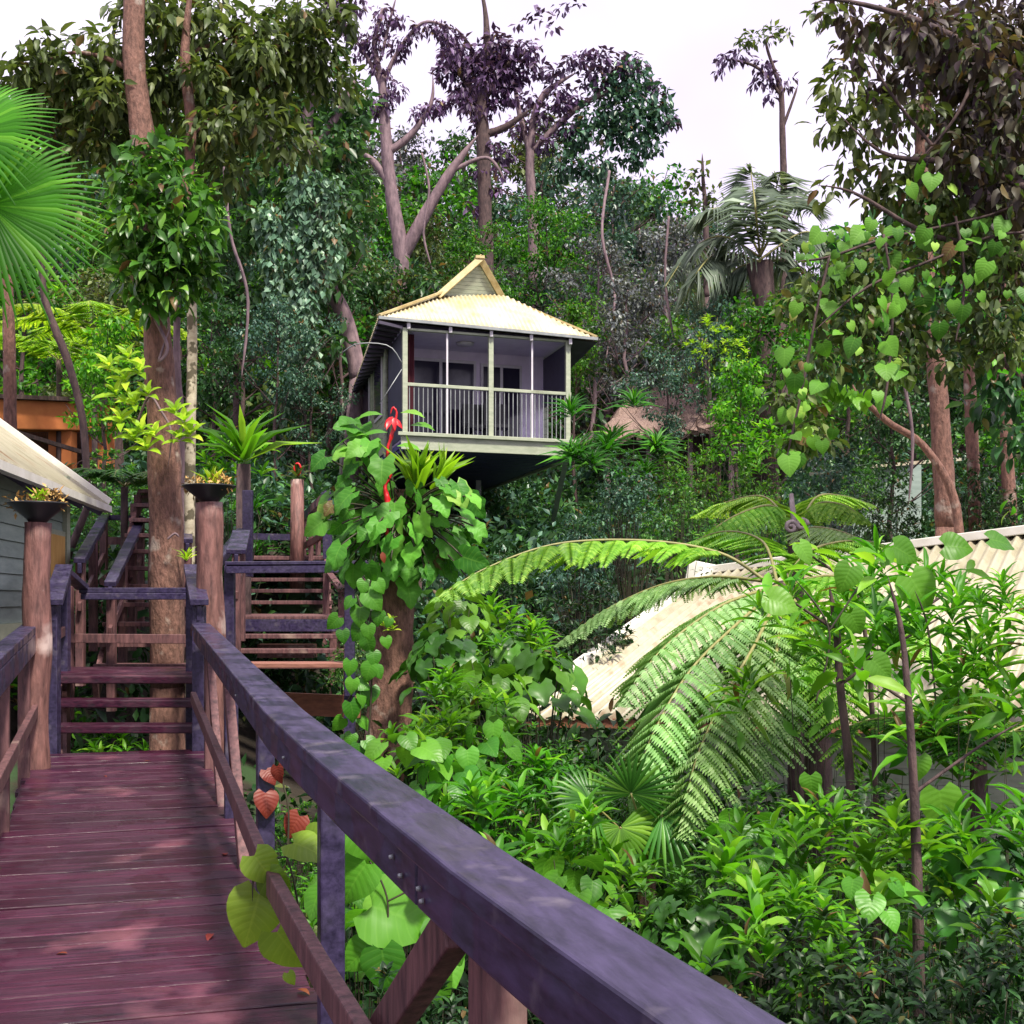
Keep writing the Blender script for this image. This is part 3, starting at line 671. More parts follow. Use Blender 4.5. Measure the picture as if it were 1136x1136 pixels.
# ============================================================= THE HUT ON STILTS
def corr(g, a, b, c, d, pitch=.09, amp=.016, nv=2, two=True):
    """corrugated sheet: eave a-b, top edge d-c, waves run up the slope"""
    a, b, c, d = [np.asarray(q, float) for q in (a, b, c, d)]
    U = b-a; Wd = np.linalg.norm(U); u = U/Wd
    nrm = unit(np.cross(U, (c+d)/2-(a+b)/2)); v = np.cross(nrm, u)
    dl = np.dot(d-a, u); dr = Wd-np.dot(c-a, u); H1 = np.dot(d-a, v); H2 = np.dot(c-a, v)
    n = int(Wd/pitch*6); xs = np.linspace(0, Wd, n+1); V = []
    for x in xs:
        f = min(1, max(0, (x-dl)/max(1e-6, Wd-dl-dr))); H = H1+(H2-H1)*f
        if dl > 1e-3 and x < dl: H = H1*x/dl
        if dr > 1e-3 and x > Wd-dr: H = H2*(Wd-x)/dr
        lo = 0.
        if dl < -1e-3: pass
        w = amp*math.sin(2*math.pi*x/pitch)
        for k in range(nv+1): V.append(a+u*x+v*(lo+(H-lo)*k/nv)+nrm*w)
    m = nv+1
    fs = [(i*m+k, (i+1)*m+k, (i+1)*m+k+1, i*m+k+1) for i in range(n) for k in range(nv)]
    g.faces(V, fs, True)
def skew(g, a, b, c, d, pitch=.09, amp=.016):
    """corrugated sheet on any four corners (a-b eave, d-c ridge)"""
    a, b, c, d = [np.asarray(q, float) for q in (a, b, c, d)]
    nrm = unit(np.cross(b-a, d-a)); Wd = np.linalg.norm(b-a); n = int(Wd/pitch*6); V = []
    for i in range(n+1):
        f = i/n; w = nrm*amp*math.sin(2*math.pi*f*Wd/pitch)
        for k in range(3):
            t = k/2; V.append((a+(b-a)*f)*(1-t)+(d+(c-d)*f)*t+w)
    g.faces(V, [(i*3+k, (i+1)*3+k, (i+1)*3+k+1, i*3+k+1) for i in range(n) for k in range(2)], True)
YF = 22.0
FL = P(447, 489, YF); FR = P(634, 496, 23.1)
BL = P(372, 545, 32.5); BR = P(535, 557, 32.5); BR[2] = FR[2]-.15; BL[2] = FL[2]-.15
hut = thing('stilt_hut', A((FL[0]+FR[0])/2, 22.6, 2.4), 'raised timber hut with screened verandah and a cream gableted roof on the hillside', 'hut')
Zf = (FL[2]+FR[2])/2
wu = unit(FR-FL)*A(1, 1, 0); wu = unit(wu); sd = unit((BL-FL)*A(1, 1, 0)); Wh = np.linalg.norm((FR-FL)[:2])
def H(x, y, z): return A(FL[0], FL[1], 0)+wu*x+sd*y+A(0, 0, Zf+z)
D_ = 9.6
def hbox(g, x0, x1, y0, y1, z0, z1):
    V = [H(x0,y0,z0),H(x1,y0,z0),H(x1,y1,z0),H(x0,y1,z0),H(x0,y0,z1),H(x1,y0,z1),H(x1,y1,z1),H(x0,y1,z1)]
    g.faces(V, BOXF)
ZE = P(420, 351, 21.8)[2]-Zf-.12                # eave height over the floor
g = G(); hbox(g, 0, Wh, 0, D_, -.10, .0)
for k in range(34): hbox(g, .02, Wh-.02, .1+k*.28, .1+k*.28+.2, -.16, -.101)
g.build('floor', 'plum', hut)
g = G(); hbox(g, -.04, Wh+.06, -.06, -.004, -.16, .12); hbox(g, -.10, Wh+.12, -.12, -.062, .07, .13); g.build('fascia_board', 'sage', hut, bevel=.006)
g = G(); hbox(g, Wh+.003, Wh+.06, 0, D_, -.2, .1); g.build('floor_beam', 'sage', hut)
for x in (.04, Wh*.512, Wh-.06):
    g = G(); hbox(g, x-.045, x+.045, 0, .09, .0, ZE-.02); g.build('verandah_post', 'sage', hut, bevel=.008)
for x in (Wh*.255, Wh*.76):
    g = G(); hbox(g, x-.016, x+.016, .02, .05, .0, ZE-.02); g.build('screen_divider', 'frame', hut)
g = G(); hbox(g, 0, Wh, .01, .07, .93, .985); g.build('top_rail', 'sage', hut, bevel=.005)
g = G(); hbox(g, .08, Wh-.08, .03, .06, .10, .14)
x = .12
while x < Wh-.1:
    hbox(g, x-.007, x+.007, .03, .044, .14, .93); x += .082
g.build('balusters', 'metal', hut)
g = G(); hbox(g, .0, Wh, .005, .08, ZE-.06, ZE-.02); g.build('header_beam', 'sage', hut, bevel=.005)
VD = 1.75
g = G(); hbox(g, .03, Wh-.03, VD, VD+.1, 0, .0+ZE)
g.build('rear_wall', 'lilac', hut)
g = G(); hbox(g, -.02, Wh+.02, .1, D_-.1, ZE-.015, ZE+.02); g.build('ceiling', 'lilac', hut)
for (x0, x1, z1) in ((.10*Wh, .545*Wh, 1.75), (.575*Wh, .84*Wh, 1.72)):
    g = G(); hbox(g, x0, x1, VD-.05, VD-.002, .02, z1); d = g.build('glass_door', 'frame', hut, bevel=.004)
    g = G(); m_ = (x0+x1)/2
    hbox(g, x0+.05, m_-.03, VD-.06, VD-.052, .1, z1-.06); hbox(g, m_+.03, x1-.05, VD-.06, VD-.052, .1, z1-.06); g.build('pane', 'glass', d)
g = G(); V = []
for i in range(25):
    x = .08+.20*i/24; yy = .45+.02*math.sin(i*1.9)
    V += [H(x, yy, .02), H(x, yy, 1.9)]
g.faces(V, [(2*i, 2*i+2, 2*i+3, 2*i+1) for i in range(24)]); c_ = g.build('curtain', 'redcl', hut); c_.modifiers.new('thickness', 'SOLIDIFY').thickness = .006
g = G(); hbox(g, Wh-.05, Wh-.03, .12, VD, .95, ZE-.06); g.build('side_screen', 'screen', hut)
g = G(); hbox(g, -.0, .02, .12, VD, .05, ZE-.06); g.build('side_screen', 'screen', hut)
for k in range(7):                                         # louvred side wall boards
    pass
g = G(); z = 0.0
while z < ZE-.1:
    V = [H(-.035, VD, z), H(-.035, D_, z), H(-.012, D_, z+.15), H(-.012, VD, z+.15)]
    hbox(g, -.03, .04, VD, D_, z, z+.142); z += .15
g.build('side_wall', 'sage', hut)
g = G(); z = 0.0
while z < ZE-.1:
    hbox(g, Wh-.04, Wh+.03, VD, D_, z, z+.142); z += .15
g.build('side_wall', 'sage', hut)
g = G(); hbox(g, 0, Wh, D_-.1, D_, 0, ZE); g.build('back_wall', 'sage', hut)
for y0 in (VD, 3.6, 5.2, 7.0, 8.6):
    g = G(); hbox(g, -.07, -.033, y0-.04, y0+.06, -.1, ZE-.05); g.build('wall_batten', 'sage', hut)
for (y0, y1) in ((2.2, 3.2), (4.0, 4.9), (5.6, 6.6)):
    g = G(); hbox(g, -.06, -.034, y0, y1, .7, 2.0); d = g.build('window', 'frame', hut)
    g = G(); hbox(g, -.068, -.0605, y0+.06, y1-.06, .76, 1.94); g.build('pane', 'glass', d)
# chairs on the verandah
for (x, y) in ((.62*Wh, .9), (.50*Wh, 1.1)):
    t = thing('verandah_chair', H(x, y, 0), 'dark chair on the hut verandah behind the balusters, %s one' % ('right' if x > .6*Wh else 'left'), 'chair', 'chairs on the hut verandah')
    g = G(); hbox(g, x-.22, x+.22, y-.2, y+.22, .40, .46); g.build('seat', 'bowl', t)
    g = G(); hbox(g, x-.22, x+.22, y+.2, y+.25, .46, .88); g.build('backrest', 'bowl', t)
    for dx in (-.2, .2):
        for dy in (-.18, .2):
            g = G(); hbox(g, x+dx-.02, x+dx+.02, y+dy-.02, y+dy+.02, 0, .40); g.build('leg', 'bowl', t)
# table lamp-like ceiling light
g = G(); g.lathe([(.001, -.06), (.15, -.05), (.17, -.005), (.001, .0)], H(.42*Wh, .9, ZE-.016), 20); g.build('ceiling_light', 'frame', hut)
# roof
EL = P(420, 351, 21.8); ER = P(663, 375, 23.15); zE = (EL[2]+ER[2])/2; 
EBL = P(372, 484, 32.0); EBR = ER+(EBL-EL)
GL = P(491, 325, 23.0); GR = P(557, 330, 23.75); AP = P(533, 288, 23.3)
RB = AP+A(-1.75, 9.2, -.75)
roof = G(); skr = [EL, ER, GR, GL]
corr(roof, EL, ER, GR, GL, .085, .014)
ro = roof.build('roof', 'roofy', hut); ro.modifiers.new('thickness', 'SOLIDIFY').thickness = .012
g = G(); skew(g, EBL, EL, AP, RB, .085, .014) if False else None
g = G()
def quadgrid(g, a, b, c, d, n=70, amp=.014):
    """sheet a,b (eave) c,d (top) corrugated across its eave"""
    skew(g, a, b, c, d, np.linalg.norm(np.asarray(b)-np.asarray(a))/n, amp)
quadgrid(g, EBL, EL, GL, RB+(GL-AP)*.0, 100); g.faces([GL, AP, RB], [(0, 1, 2)])
o_ = g.build('roof_side', 'roofy', ro); o_.modifiers.new('thickness', 'SOLIDIFY').thickness = .012
g = G(); quadgrid(g, ER, EBR, RB, GR, 100); g.faces([GR, RB, AP], [(0, 1, 2)]); o_ = g.build('roof_side', 'roofy', ro); o_.modifiers.new('thickness', 'SOLIDIFY').thickness = .012
# dark soffit under the left eave with battens
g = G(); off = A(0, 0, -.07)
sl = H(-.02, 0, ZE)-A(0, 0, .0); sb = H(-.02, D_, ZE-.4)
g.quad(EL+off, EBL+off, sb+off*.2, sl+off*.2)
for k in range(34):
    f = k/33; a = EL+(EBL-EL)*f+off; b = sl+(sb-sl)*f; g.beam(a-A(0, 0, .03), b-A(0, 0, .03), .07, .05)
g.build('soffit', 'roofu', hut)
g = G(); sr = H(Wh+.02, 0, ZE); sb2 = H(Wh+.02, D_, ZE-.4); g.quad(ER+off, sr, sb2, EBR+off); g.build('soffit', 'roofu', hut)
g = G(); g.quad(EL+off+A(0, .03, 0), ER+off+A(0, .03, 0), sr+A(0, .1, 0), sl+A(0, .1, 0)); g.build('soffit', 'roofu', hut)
for k in range(5):
    f = .13+.185*k; a = EL+(ER-EL)*f+A(0, .02, -.10); g = G(); g.beam(a+A(0, 0, .0), a+A(0, .5, .02), .055, .10); g.build('rafter_end', 'frame', hut)
g = G(); g.beam(EL+A(0, -.01, -.02), ER+A(0, -.01, -.02), .05, .05); g.build('gutter', 'metal', hut)
# gablet
g = G(); inn = A(0, .05, 0)
for k in range(9):
    f = k/9; a = GL*(1-f)+AP*f; b = GR*(1-f)+AP*f; g.beam(a+inn, b+inn, .02, .065, up=(0, -.35, 1))
g.faces([GL+inn*2, GR+inn*2, AP+inn*2], [(0, 1, 2)]); g.build('gable_louvres', 'sage', hut)
for (a, b) in ((GL, AP), (GR, AP)):
    g = G(); e = unit(b-a); g.beam(a-e*.12-A(0, .05, 0), b+e*.06-A(0, .05, 0), .05, .11, up=(0, -1, 0) if False else np.cross(e, A(0, 1, 0))); g.build('barge_board', 'trimy', hut, bevel=.005)
    
for (a, b) in ((EL, GL), (ER, GR)):
    g = G(); g.beam(a+A(0, 0, .02), b+A(0, 0, .02), .10, .035); g.build('hip_cap', 'trimy', hut)
g = G(); g.beam(AP+A(0, -.1, .03), RB+A(0, 0, .03), .16, .05); g.build('ridge_cap', 'trimy', hut)
# stilts and struts
def stilt(a, b, w=.09):
    g = G(); g.beam(a, b, w, w, up=(0, 1, 0)); g.build('stilt', 'metal', hut)
fr = H(Wh-.05, .1, -.12); bb = P(605, 590, 27); bb[2] = float(ground_z(bb[0], 27))-.1; stilt(fr, bb)
for x, y in ((Wh*.45, 3.3), (Wh*.45, 6.2), (Wh*.8, 5.0), (Wh*.1, 4.2), (.1, 9.2), (Wh-.1, 9.2)):
    p = H(x, y, -.14); stilt(p, A(p[0], p[1], float(ground_z(p[0], p[1]))-.3), .11)
fl = H(.1, .15, -.12); stilt(fl, A(fl[0]+.1, fl[1]+2.5, float(ground_z(fl[0], fl[1]+2.5))-.1))
a = H(-.05, .1, 1.15); b = H(-.75, .8, .9)
g = G(); g.tube(spline([H(-.02, -.02, 1.30), H(-.25, .0, 1.58), H(-.75, .2, 1.62), H(-1.0, .5, 1.5)], 12), .010, 6); g.tube([H(-.02, 0, 1.2), H(-.4, .0, .6)], .008, 6); g.build('bracket', 'metal', hut)

# ============================================================= OTHER BUILDINGS
# green cabin on the left
cb = thing('cabin', A(-5.6, 11.5, 0), 'grey-green weatherboard cabin with a rust-stained cream roof at the left edge', 'cabin')
E0 = A(-3.05, 4.5, 2.53); E1 = P(120, 560, 14.0); dn = E0-E1; E0 = E1+dn*A(1, 1, 0)+A(0, 0, .0)
R1 = A(-7.0, 13.6, 4.50); R0 = R1+(E0-E1)
g = G(); skew(g, E1, E0, R0, R1, .09, .013); o_ = g.build('roof', 'roof', cb); o_.modifiers.new('thickness', 'SOLIDIFY').thickness = -.03
g = G(); g.beam(E1, R1, .04, .14, up=np.cross(unit(R1-E1), A(0, 1, 0))); g.build('barge_board', 'roofw', cb)
g = G(); g.beam(E1-A(0, 0, .05), E0-A(0, 0, .05), .08, .07); g.build('gutter', 'roofw', cb)
wa = P(70, 640, 13.2); w0 = A(wa[0], wa[1], 0); du = unit((E0-E1)*A(1, 1, 0)); w1 = w0+du*8.5
zb = P(0, 689, 12.2)[2]; g = G(); z = zb
ex = A(-1, 0, 0)
while z < 2.42:
    g.beam(w0+A(0, 0, z+.068), w1+A(0, 0, z+.068), .025, .136, up=(-.12, 0, 1)); z += .140
g.build('side_wall', 'siding', cb)
g = G(); g.quad(w0+ex*.05+A(0, 0, zb), w1+ex*.05+A(0, 0, zb), w1+ex*.05+A(0, 0, 2.55), w0+ex*.05+A(0, 0, 2.55))
g.quad(w0+A(0, 0, zb), w0+ex*2+A(0, 0, zb), w0+ex*2+A(0, 0, 3.3), w0+A(0, 0, 2.5)); g.build('end_wall', 'siding', cb)
g = G(); g.beam(w0+A(.02, -.04, zb-.1), w0+A(.02, -.04, 2.75), .1, .1, up=(0, 1, 0)); g.build('corner_post', 'sage', cb)
g = G(); g.beam(w0+A(.015, 0, zb-.09), w1+A(.015, 0, zb-.09), .06, .18); g.build('floor_beam', 'sage', cb)
g = G(); q0 = w0+du*.10+A(.02, 0, 0); q1 = w0+du*.42*2.0+A(.02, 0, 0); g.beam((q0+q1)/2+A(0, 0, 1.55), (q0+q1)/2+A(0, 0, 2.18), .045, np.linalg.norm(q1-q0), up=du)
wn = g.build('window', 'sage', cb)
g = G(); g.beam((q0+q1)/2+A(.028, 0, 1.60), (q0+q1)/2+A(.028, 0, 2.13), .008, np.linalg.norm(q1-q0)-.1, up=du); g.build('pane', 'amber', wn)
for k in range(9):
    q = E1+(E0-E1)*((k+.2)/9)-A(.03, 0, .09); g = G(); g.beam(q, q+A(-.55, 0, .33), .05, .10); g.build('rafter_end', 'roofu', cb)
for k in range(4):
    p = w0+du*(.2+2.4*k)+A(-.1, 0, zb-.15); g = G(); g.beam(p, A(p[0], p[1], float(ground_z(p[0], p[1]))-.3), .12, .12, up=(0, 1, 0)); g.build('stilt', 'barkd', cb)
# terracotta house behind it
th = thing('terracotta_house', P(40, 520, 24), 'flat-roofed terracotta building half hidden behind the green cabin', 'house')
a0 = P(-60, 442, 21); a1 = P(118, 449, 24); dz = -3.2
g = G(); g.beam(a0+A(0, 0, -.25), a1+A(0, 0, -.25), .5, .5); g.build('parapet', 'terra', th, bevel=.02)
g = G(); g.beam(a0+A(0, 0, .04), a1+A(.1, 0, .04), .7, .07); g.build('roof_edge', 'barkd', th)
for (p0, p1) in ((-60, -15), (52, 73), (100, 118)):
    b0 = a0+(a1-a0)*((p0+60)/178.); b1 = a0+(a1-a0)*((p1+60)/178.); g = G(); m_ = (b0+b1)/2
    g.beam(m_+A(0, .1, -.5), m_+A(0, .1, dz), np.linalg.norm(b1-b0), .3, up=(0, 1, 0)); g.build('pier', 'terra', th)
g = G(); g.beam(a0+A(0, 1.2, -1.8), a1+A(0, 1.2, -1.8), .1, 3.0); g.build('recessed_wall', 'barkd', th)
for px in (20, 85):
    c = P(px, 495, 22.7+px*.008)+A(0, .9, 0); g = G(); g.beam(c+A(0, 0, -.5), c+A(0, 0, .35), .8, .05, up=(0, 1, 0)); w_ = g.build('window', 'terra', th); g = G(); g.beam(c+A(0, -.03, -.44), c+A(0, -.03, .29), .68, .01, up=(0, 1, 0)); g.build('pane', 'glass', w_)
g = G(); g.beam(P(-40, 420, 20.6)-A(0, 0, .6), P(112, 508, 23), .06, .07); tag(g.build('stair_rail', 'barkd', origin=P(40, 470, 21)), 'thin dark rail sloping down across the terracotta building', 'rail')

# cabin with the big corrugated roof, lower right
rc = thing('cabin', A(4.2, 14, -1.8), 'low cabin with a broad pale corrugated roof behind the tree fern', 'cabin')
C0 = P(566, 795, 12.2); C1 = P(1230, 815, 11.2); C1[2] = C0[2]
C3 = P(790, 634, 17.0); C2 = P(1300, 570, 13.4)
g = G(); skew(g, C0, C1, C2, C3, .125, .026); o_ = g.build('roof', 'roof', rc); o_.modifiers.new('thickness', 'SOLIDIFY').thickness = .01
g = G(); B2 = C2+A(1.2, 4.5, -1.2); B3 = C3+A(1.2, 4.5, -1.2); skew(g, B2, B3, C3, C2, .10, .016); o_ = g.build('roof', 'roof', rc); o_.modifiers.new('thickness', 'SOLIDIFY').thickness = .01
g = G(); g.beam(C3+A(0, 0, .02), C2+A(0, 0, .02), .26, .10); g.build('ridge_cap', 'roofw', rc, bevel=.01)
g = G(); g.beam(C0+A(0, 0, .02), C3+A(0, 0, .02), .12, .10); g.build('barge_board', 'roofw', rc, bevel=.008)
g = G(); g.beam(C3+A(-.35, -.05, -.05), C3+A(.30, -.05, -.18), .05, .42, up=(0, 0, 1)); g.build('gable_box', 'roofw', rc, bevel=.01)
g = G(); g.beam(C0+A(0, .06, -.05), C1+A(0, .06, -.05), .07, .09); g.build('gutter', 'rust', rc)
i0 = C0+A(.7, .6, 0); i1 = C1+A(0, .6, 0); g = G(); z = -2.4
while z < C0[2]-.1:
    g.beam(A(i0[0], i0[1], z+.07), A(i1[0], i1[1], z+.07), .03, .14); z += .145
g.build('front_wall', 'sage', rc)
g = G(); i3 = C3+A(.5, -.2, 0)
g.faces([A(i0[0], i0[1], -2.4), A(i3[0], i3[1], -2.4), A(i3[0], i3[1], C3[2]-.1), A(i0[0], i0[1], C0[2]+.05)], [(0, 1, 2, 3)]); g.build('side_wall', 'sage', rc)
for px in (700, 960, 1040):
    c = P(px, 850, 12.5); c = A(c[0], i0[1]-.03, -.45); g = G(); g.beam(c-A(0, 0, .55), c+A(0, 0, .5), .9, .05, up=(0, 1, 0)); w_ = g.build('window', 'frame', rc); g = G(); g.beam(c-A(0, .03, .49), c+A(0, -.03, .44), .78, .01, up=(0, 1, 0)); g.build('pane', 'glass', w_)

# thatched hut and white wall seen through the trees
tt = thing('thatched_hut', P(740, 480, 30), 'brown thatched roof glimpsed between shrubs right of the stilt hut', 'hut')
g = G(); r0 = P(700, 434, 31); r1 = P(778, 424, 31); e0 = P(668, 486, 28.8); e1 = P(822, 470, 28.8)
def grid(g, a, b, c, d, n=24, m=8, j=.04):
    V = []
    for k in range(m+1):
        for i in range(n+1):
            f = i/n; t = k/m; V.append((a*(1-f)+b*f)*(1-t)+(d*(1-f)+c*f)*t+rs.normal(size=3)*j*(1 if 0 < k else 1.8))
    g.faces(V, [(k*(n+1)+i, k*(n+1)+i+1, (k+1)*(n+1)+i+1, (k+1)*(n+1)+i) for k in range(m) for i in range(n)])
grid(g, e0, e1, r1, r0); grid(g, e1, e1+A(.6, 4, .2), r1+A(0, .3, 0), r1, 12); grid(g, e0+A(0, 4, .2), e0, r0, r0+A(0, .3, 0), 12); o_ = g.build('roof', 'thatch', tt); o_.modifiers.new('thickness', 'SOLIDIFY').thickness = .12
g = G(); q0 = e0+A(.4, 1, 0); q1 = e1+A(-.3, 1, 0); g.beam((q0+q1)/2+A(0, 0, -1.3), (q0+q1)/2+A(0, 0, 0), np.linalg.norm(q1-q0), .1, up=(0, 1, 0)); g.build('wall', 'barkd', tt)
for f in (.05, .35, .65, .95):
    q = e0*(1-f)+e1*f+A(0, .4, 0); g = G(); g.beam(q, q-A(0, 0, 2.6), .12, .12, up=(0, 1, 0)); g.build('post', 'barkp', tt)
ww = thing('white_shed', P(980, 530, 24), 'small pale walled shed with a flat roof seen between trunks at the right', 'shed')
a = P(952, 520, 23); b = P(1012, 512, 24); c_ = (a+b)/2
g = G(); g.beam(c_+A(0, 0, -1.6), c_+A(0, 0, 0), 1.25, .12, up=(0, 1, 0)); g.beam(c_+A(-.6, .8, -1.6), c_+A(-.6, .8, 0), .12, 1.5, up=(0, 1, 0)); g.build('wall', 'siding', ww)
g = G(); g.beam(a+A(-.15, .7, .04), b+A(.5, .7, .04), 1.7, .06); g.build('roof', 'roof', ww)
g = G(); g.beam(c_+A(.35, -.08, -1.5), c_+A(.35, -.08, -.75), .35, .03, up=(0, 1, 0)); g.build('door', 'siding', ww)
# ============================================================= VEGETATION
def on_ground(px, Y, dz=0): 
    X = (px-568)/F*Y; return A(X, Y, float(ground_z(X, Y))+dz)
PROTO = {}
def place(key, name, px, py, Y, wpx, label, cat, group=None, rot=None, zs=1.):
    """put a copy of a plant so that its crown tops out at px, py and spans wpx"""
    pr = PROTO[key]; X = (px-568)/F*Y; gz = float(ground_z(X, Y))-.05
    top = CH+(HOR-py)*Y/F; s = wpx*Y/F/pr['W']; Ht = max(.35*pr['H']*s*zs, top-gz)
    root = thing(name, A(X, Y, gz), label, cat, group)
    root.rotation_euler = (0, 0, rs.rand()*6.28 if rot is None else rot); root.scale = (s, s, s*zs)
    k = Ht/(s*zs)
    for o, role in pr['parts']:
        c = o.copy(); COL.objects.link(c); c.parent = root
        if role == 'top': c.location = (0, 0, k-pr['H'])
        else: c.scale = (1, 1, k/pr['H'])
    return root
def proto(key, Hh, Wd, parts): PROTO[key] = dict(H=Hh, W=Wd, parts=parts)
def finish(g, name, mat, role):
    o = g.build(name, mat); COL.objects.unlink(o); return (o, role)

def tree_proto(key, seed, Hh=10., Wd=6.5, low=.25, nl=11, leaf='dark', bark='barkd', L=.26, nleaf=95, R=.95, layered=False, r0=.17, sub=4, tm=T_S, vine=0, gap=0.):
    global rs
    rs = np.random.RandomState(seed)
    t = np.linspace(0, 1, 14); wob = np.cumsum(rs.normal(size=(14, 2))*.10, 0)
    tr = np.stack([wob[:, 0], wob[:, 1], t*Hh*.93], 1)
    g = G(); g.tube(tr, r0*(1-.82*t)+.01, 8, .08)
    C = []; Rr = []
    for i in range(nl):
        f = low+(0.97-low)*((i+.5)/nl); k = f*13; i0 = int(k); p = tr[i0]*(1-(k-i0))+tr[min(i0+1, 13)]*(k-i0)
        az = 2.4*i+rs.rand(); ext = Wd/2*(math.sin(math.pi*min(1, (f-low)/(1-low)*.75+.22))**.7)*(.65+.5*rs.rand())
        e = p+A(math.cos(az)*ext, math.sin(az)*ext, ext*(.25+.5*rs.rand()))
        e[2] = min(e[2], Hh-.35)
        b = bez([p, (p+e)/2+A(0, 0, -.12*ext), e], 8); g.tube(b, np.linspace(r0*.42*(1.1-f), .018, 8), 6, .05)
        for q in range(sub):
            c = b[int(7*(.45+.55*q/(sub-1 or 1)))]+rs.normal(size=3)*A(.45, .45, .28); C.append(c); Rr.append(R*(.6+.6*rs.rand()))
            if q: g.tube(bez([b[3], (b[3]+c)/2+rs.normal(size=3)*.2, c], 5), np.linspace(.03, .01, 5), 5)
    C.append(tr[-1]); Rr.append(R*.8)
    C = np.array(C); Rr = np.array(Rr)
    keep = rs.rand(len(C)) >= gap; C = C[keep]; Rr = Rr[keep]
    L = L*1.28; nleaf = int(nleaf*.72)
    g2 = G(); cloud(g2, C, Rr, (nleaf*(Rr/R)**2).astype(int)+10, L, L*.55, tm, droop=.4, flat=.42 if layered else .62)
    parts = [finish(g, 'trunk', bark, 'stem'), finish(g2, 'crown', leaf, 'top')]
    proto(key, Hh, Wd, parts)
tree_proto('dark', 11, leaf='dark'); tree_proto('dark2', 12, leaf='dark', Wd=5, L=.2, nleaf=120, R=.8)
tree_proto('blue', 13, leaf='blue', L=.22, nleaf=110); tree_proto('violet', 14, leaf='violet', L=.2, nleaf=120, bark='barkp', Wd=6, R=.85)
tree_proto('mid', 15, leaf='mid', L=.28); tree_proto('mid2', 16, leaf='mid', layered=True, L=.22, nleaf=110, R=1.1)
tree_proto('olive', 17, leaf='olive', L=.24); tree_proto('bright', 18, leaf='bright', L=.3, nleaf=70, Wd=5)
tree_proto('purple', 19, leaf='purple', L=.22, gap=.3, R=.75, nleaf=90)

def bush_proto(key, seed, Hh=1.6, Wd=1.7, leaf='mid', tips=46, k=9, L=.17, Wl=.05, tm=T_M, extra=700, dome=.6, eL=.11):
    global rs
    rs = np.random.RandomState(seed); g = G(); g2 = G(); base = A(0, 0, 0)
    az = rs.rand(tips)*6.283; r = np.sqrt(rs.rand(tips))*Wd*.5
    z = Hh*(1-dome*(r/(Wd*.5))**2)-rs.rand(tips)**1.5*Hh*.45
    tipsP = np.stack([np.cos(az)*r, np.sin(az)*r, z], 1)
    for i in range(tips):
        m = tipsP[i]*A(.45, .45, .55)+rs.normal(size=3)*.03; g.tube(bez([A(rs.normal()*.03, rs.normal()*.03, 0), m, tipsP[i]], 7), np.linspace(.014, .004, 7), 5)
    up = unit(tipsP*A(.8, .8, .2)/Wd+A(0, 0, .9))
    whorls(g2, tipsP, up, k, L, Wl, tm)
    if extra:
        C = tipsP-A(0, 0, .12)-rs.rand(tips, 1)*A(0, 0, Hh*.3); cloud(g2, C*A(.92, .92, 1), .28, max(1, extra//tips), eL, eL*.38, tm if L < .3 else T_M, droop=.3)
    proto(key, Hh, Wd, [finish(g, 'stems', 'stem', 'stem'), finish(g2, 'foliage', leaf, 'top')])
bush_proto('lance', 31, leaf='bright', L=.42, Wl=.10, tips=20, k=9, extra=40, eL=.2)
bush_proto('lance2', 32, leaf='bright', L=.50, Wl=.135, tips=14, k=9, Wd=1.5, extra=14, eL=.24)
bush_proto('long', 44, leaf='bright', L=.50, Wl=.075, tips=19, k=9, Wd=1.6, extra=20, eL=.3)
bush_proto('fine', 33, leaf='mid', L=.10, Wl=.036, k=8, tips=90, extra=1800, eL=.085)
bush_proto('gloss', 34, leaf='gloss', L=.15, Wl=.06, tips=60, extra=900, eL=.12)
bush_proto('limeb', 35, leaf='lime', L=.20, Wl=.06, tips=22, k=10, extra=120)
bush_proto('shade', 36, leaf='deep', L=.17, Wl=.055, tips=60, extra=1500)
bush_proto('drac', 37, leaf='mid', L=.5, Wl=.05, tips=7, k=26, tm=T_L, extra=0, Hh=1.9, Wd=1.1, dome=.4)
bush_proto('vbush', 38, leaf='violet', L=.12, Wl=.05, tips=80, extra=1500, eL=.1)
bush_proto('bbush', 39, leaf='blue', L=.15, Wl=.055, tips=70, extra=1400, eL=.12)
def heart_proto(key, seed, Hh=1.3, Wd=1.5, n=26, L=.30, leaf='heart', tm=T_H, wf=.85):
    global rs
    rs = np.random.RandomState(seed); g = G(); g2 = G()
    for i in range(n):
        az = 2.4*i+rs.rand()*.4; f = (i+.5)/n; r = Wd*.42*math.sqrt(1-f*.8); z = Hh*(.45+.5*f)+rs.normal()*.05
        e = A(math.cos(az)*r, math.sin(az)*r, z)
        g.tube(bez([A(0, 0, 0), A(e[0]*.3, e[1]*.3, z*.8), e], 8), np.linspace(.012, .005, 8), 5)
        o = unit(A(e[0], e[1], -.55*np.linalg.norm(e[:2])-.1)+rs.normal(size=3)*.15)
        l = L*(.7+.5*rs.rand()); g2.leaf(tm, [e], o, A(e[0]*.8, e[1]*.8, 1.0)+rs.normal(size=3)*.2, l, l*wf)
    proto(key, Hh, Wd, [finish(g, 'stems', 'stem', 'stem'), finish(g2, 'foliage', leaf, 'top')])
heart_proto('heart', 41); heart_proto('heart2', 42, n=14, L=.36, Hh=1.0); heart_proto('philo', 43, n=34, L=.30, tm=T_C, leaf='gloss', wf=.8, Wd=1.4)
rs = np.random.RandomState(99)

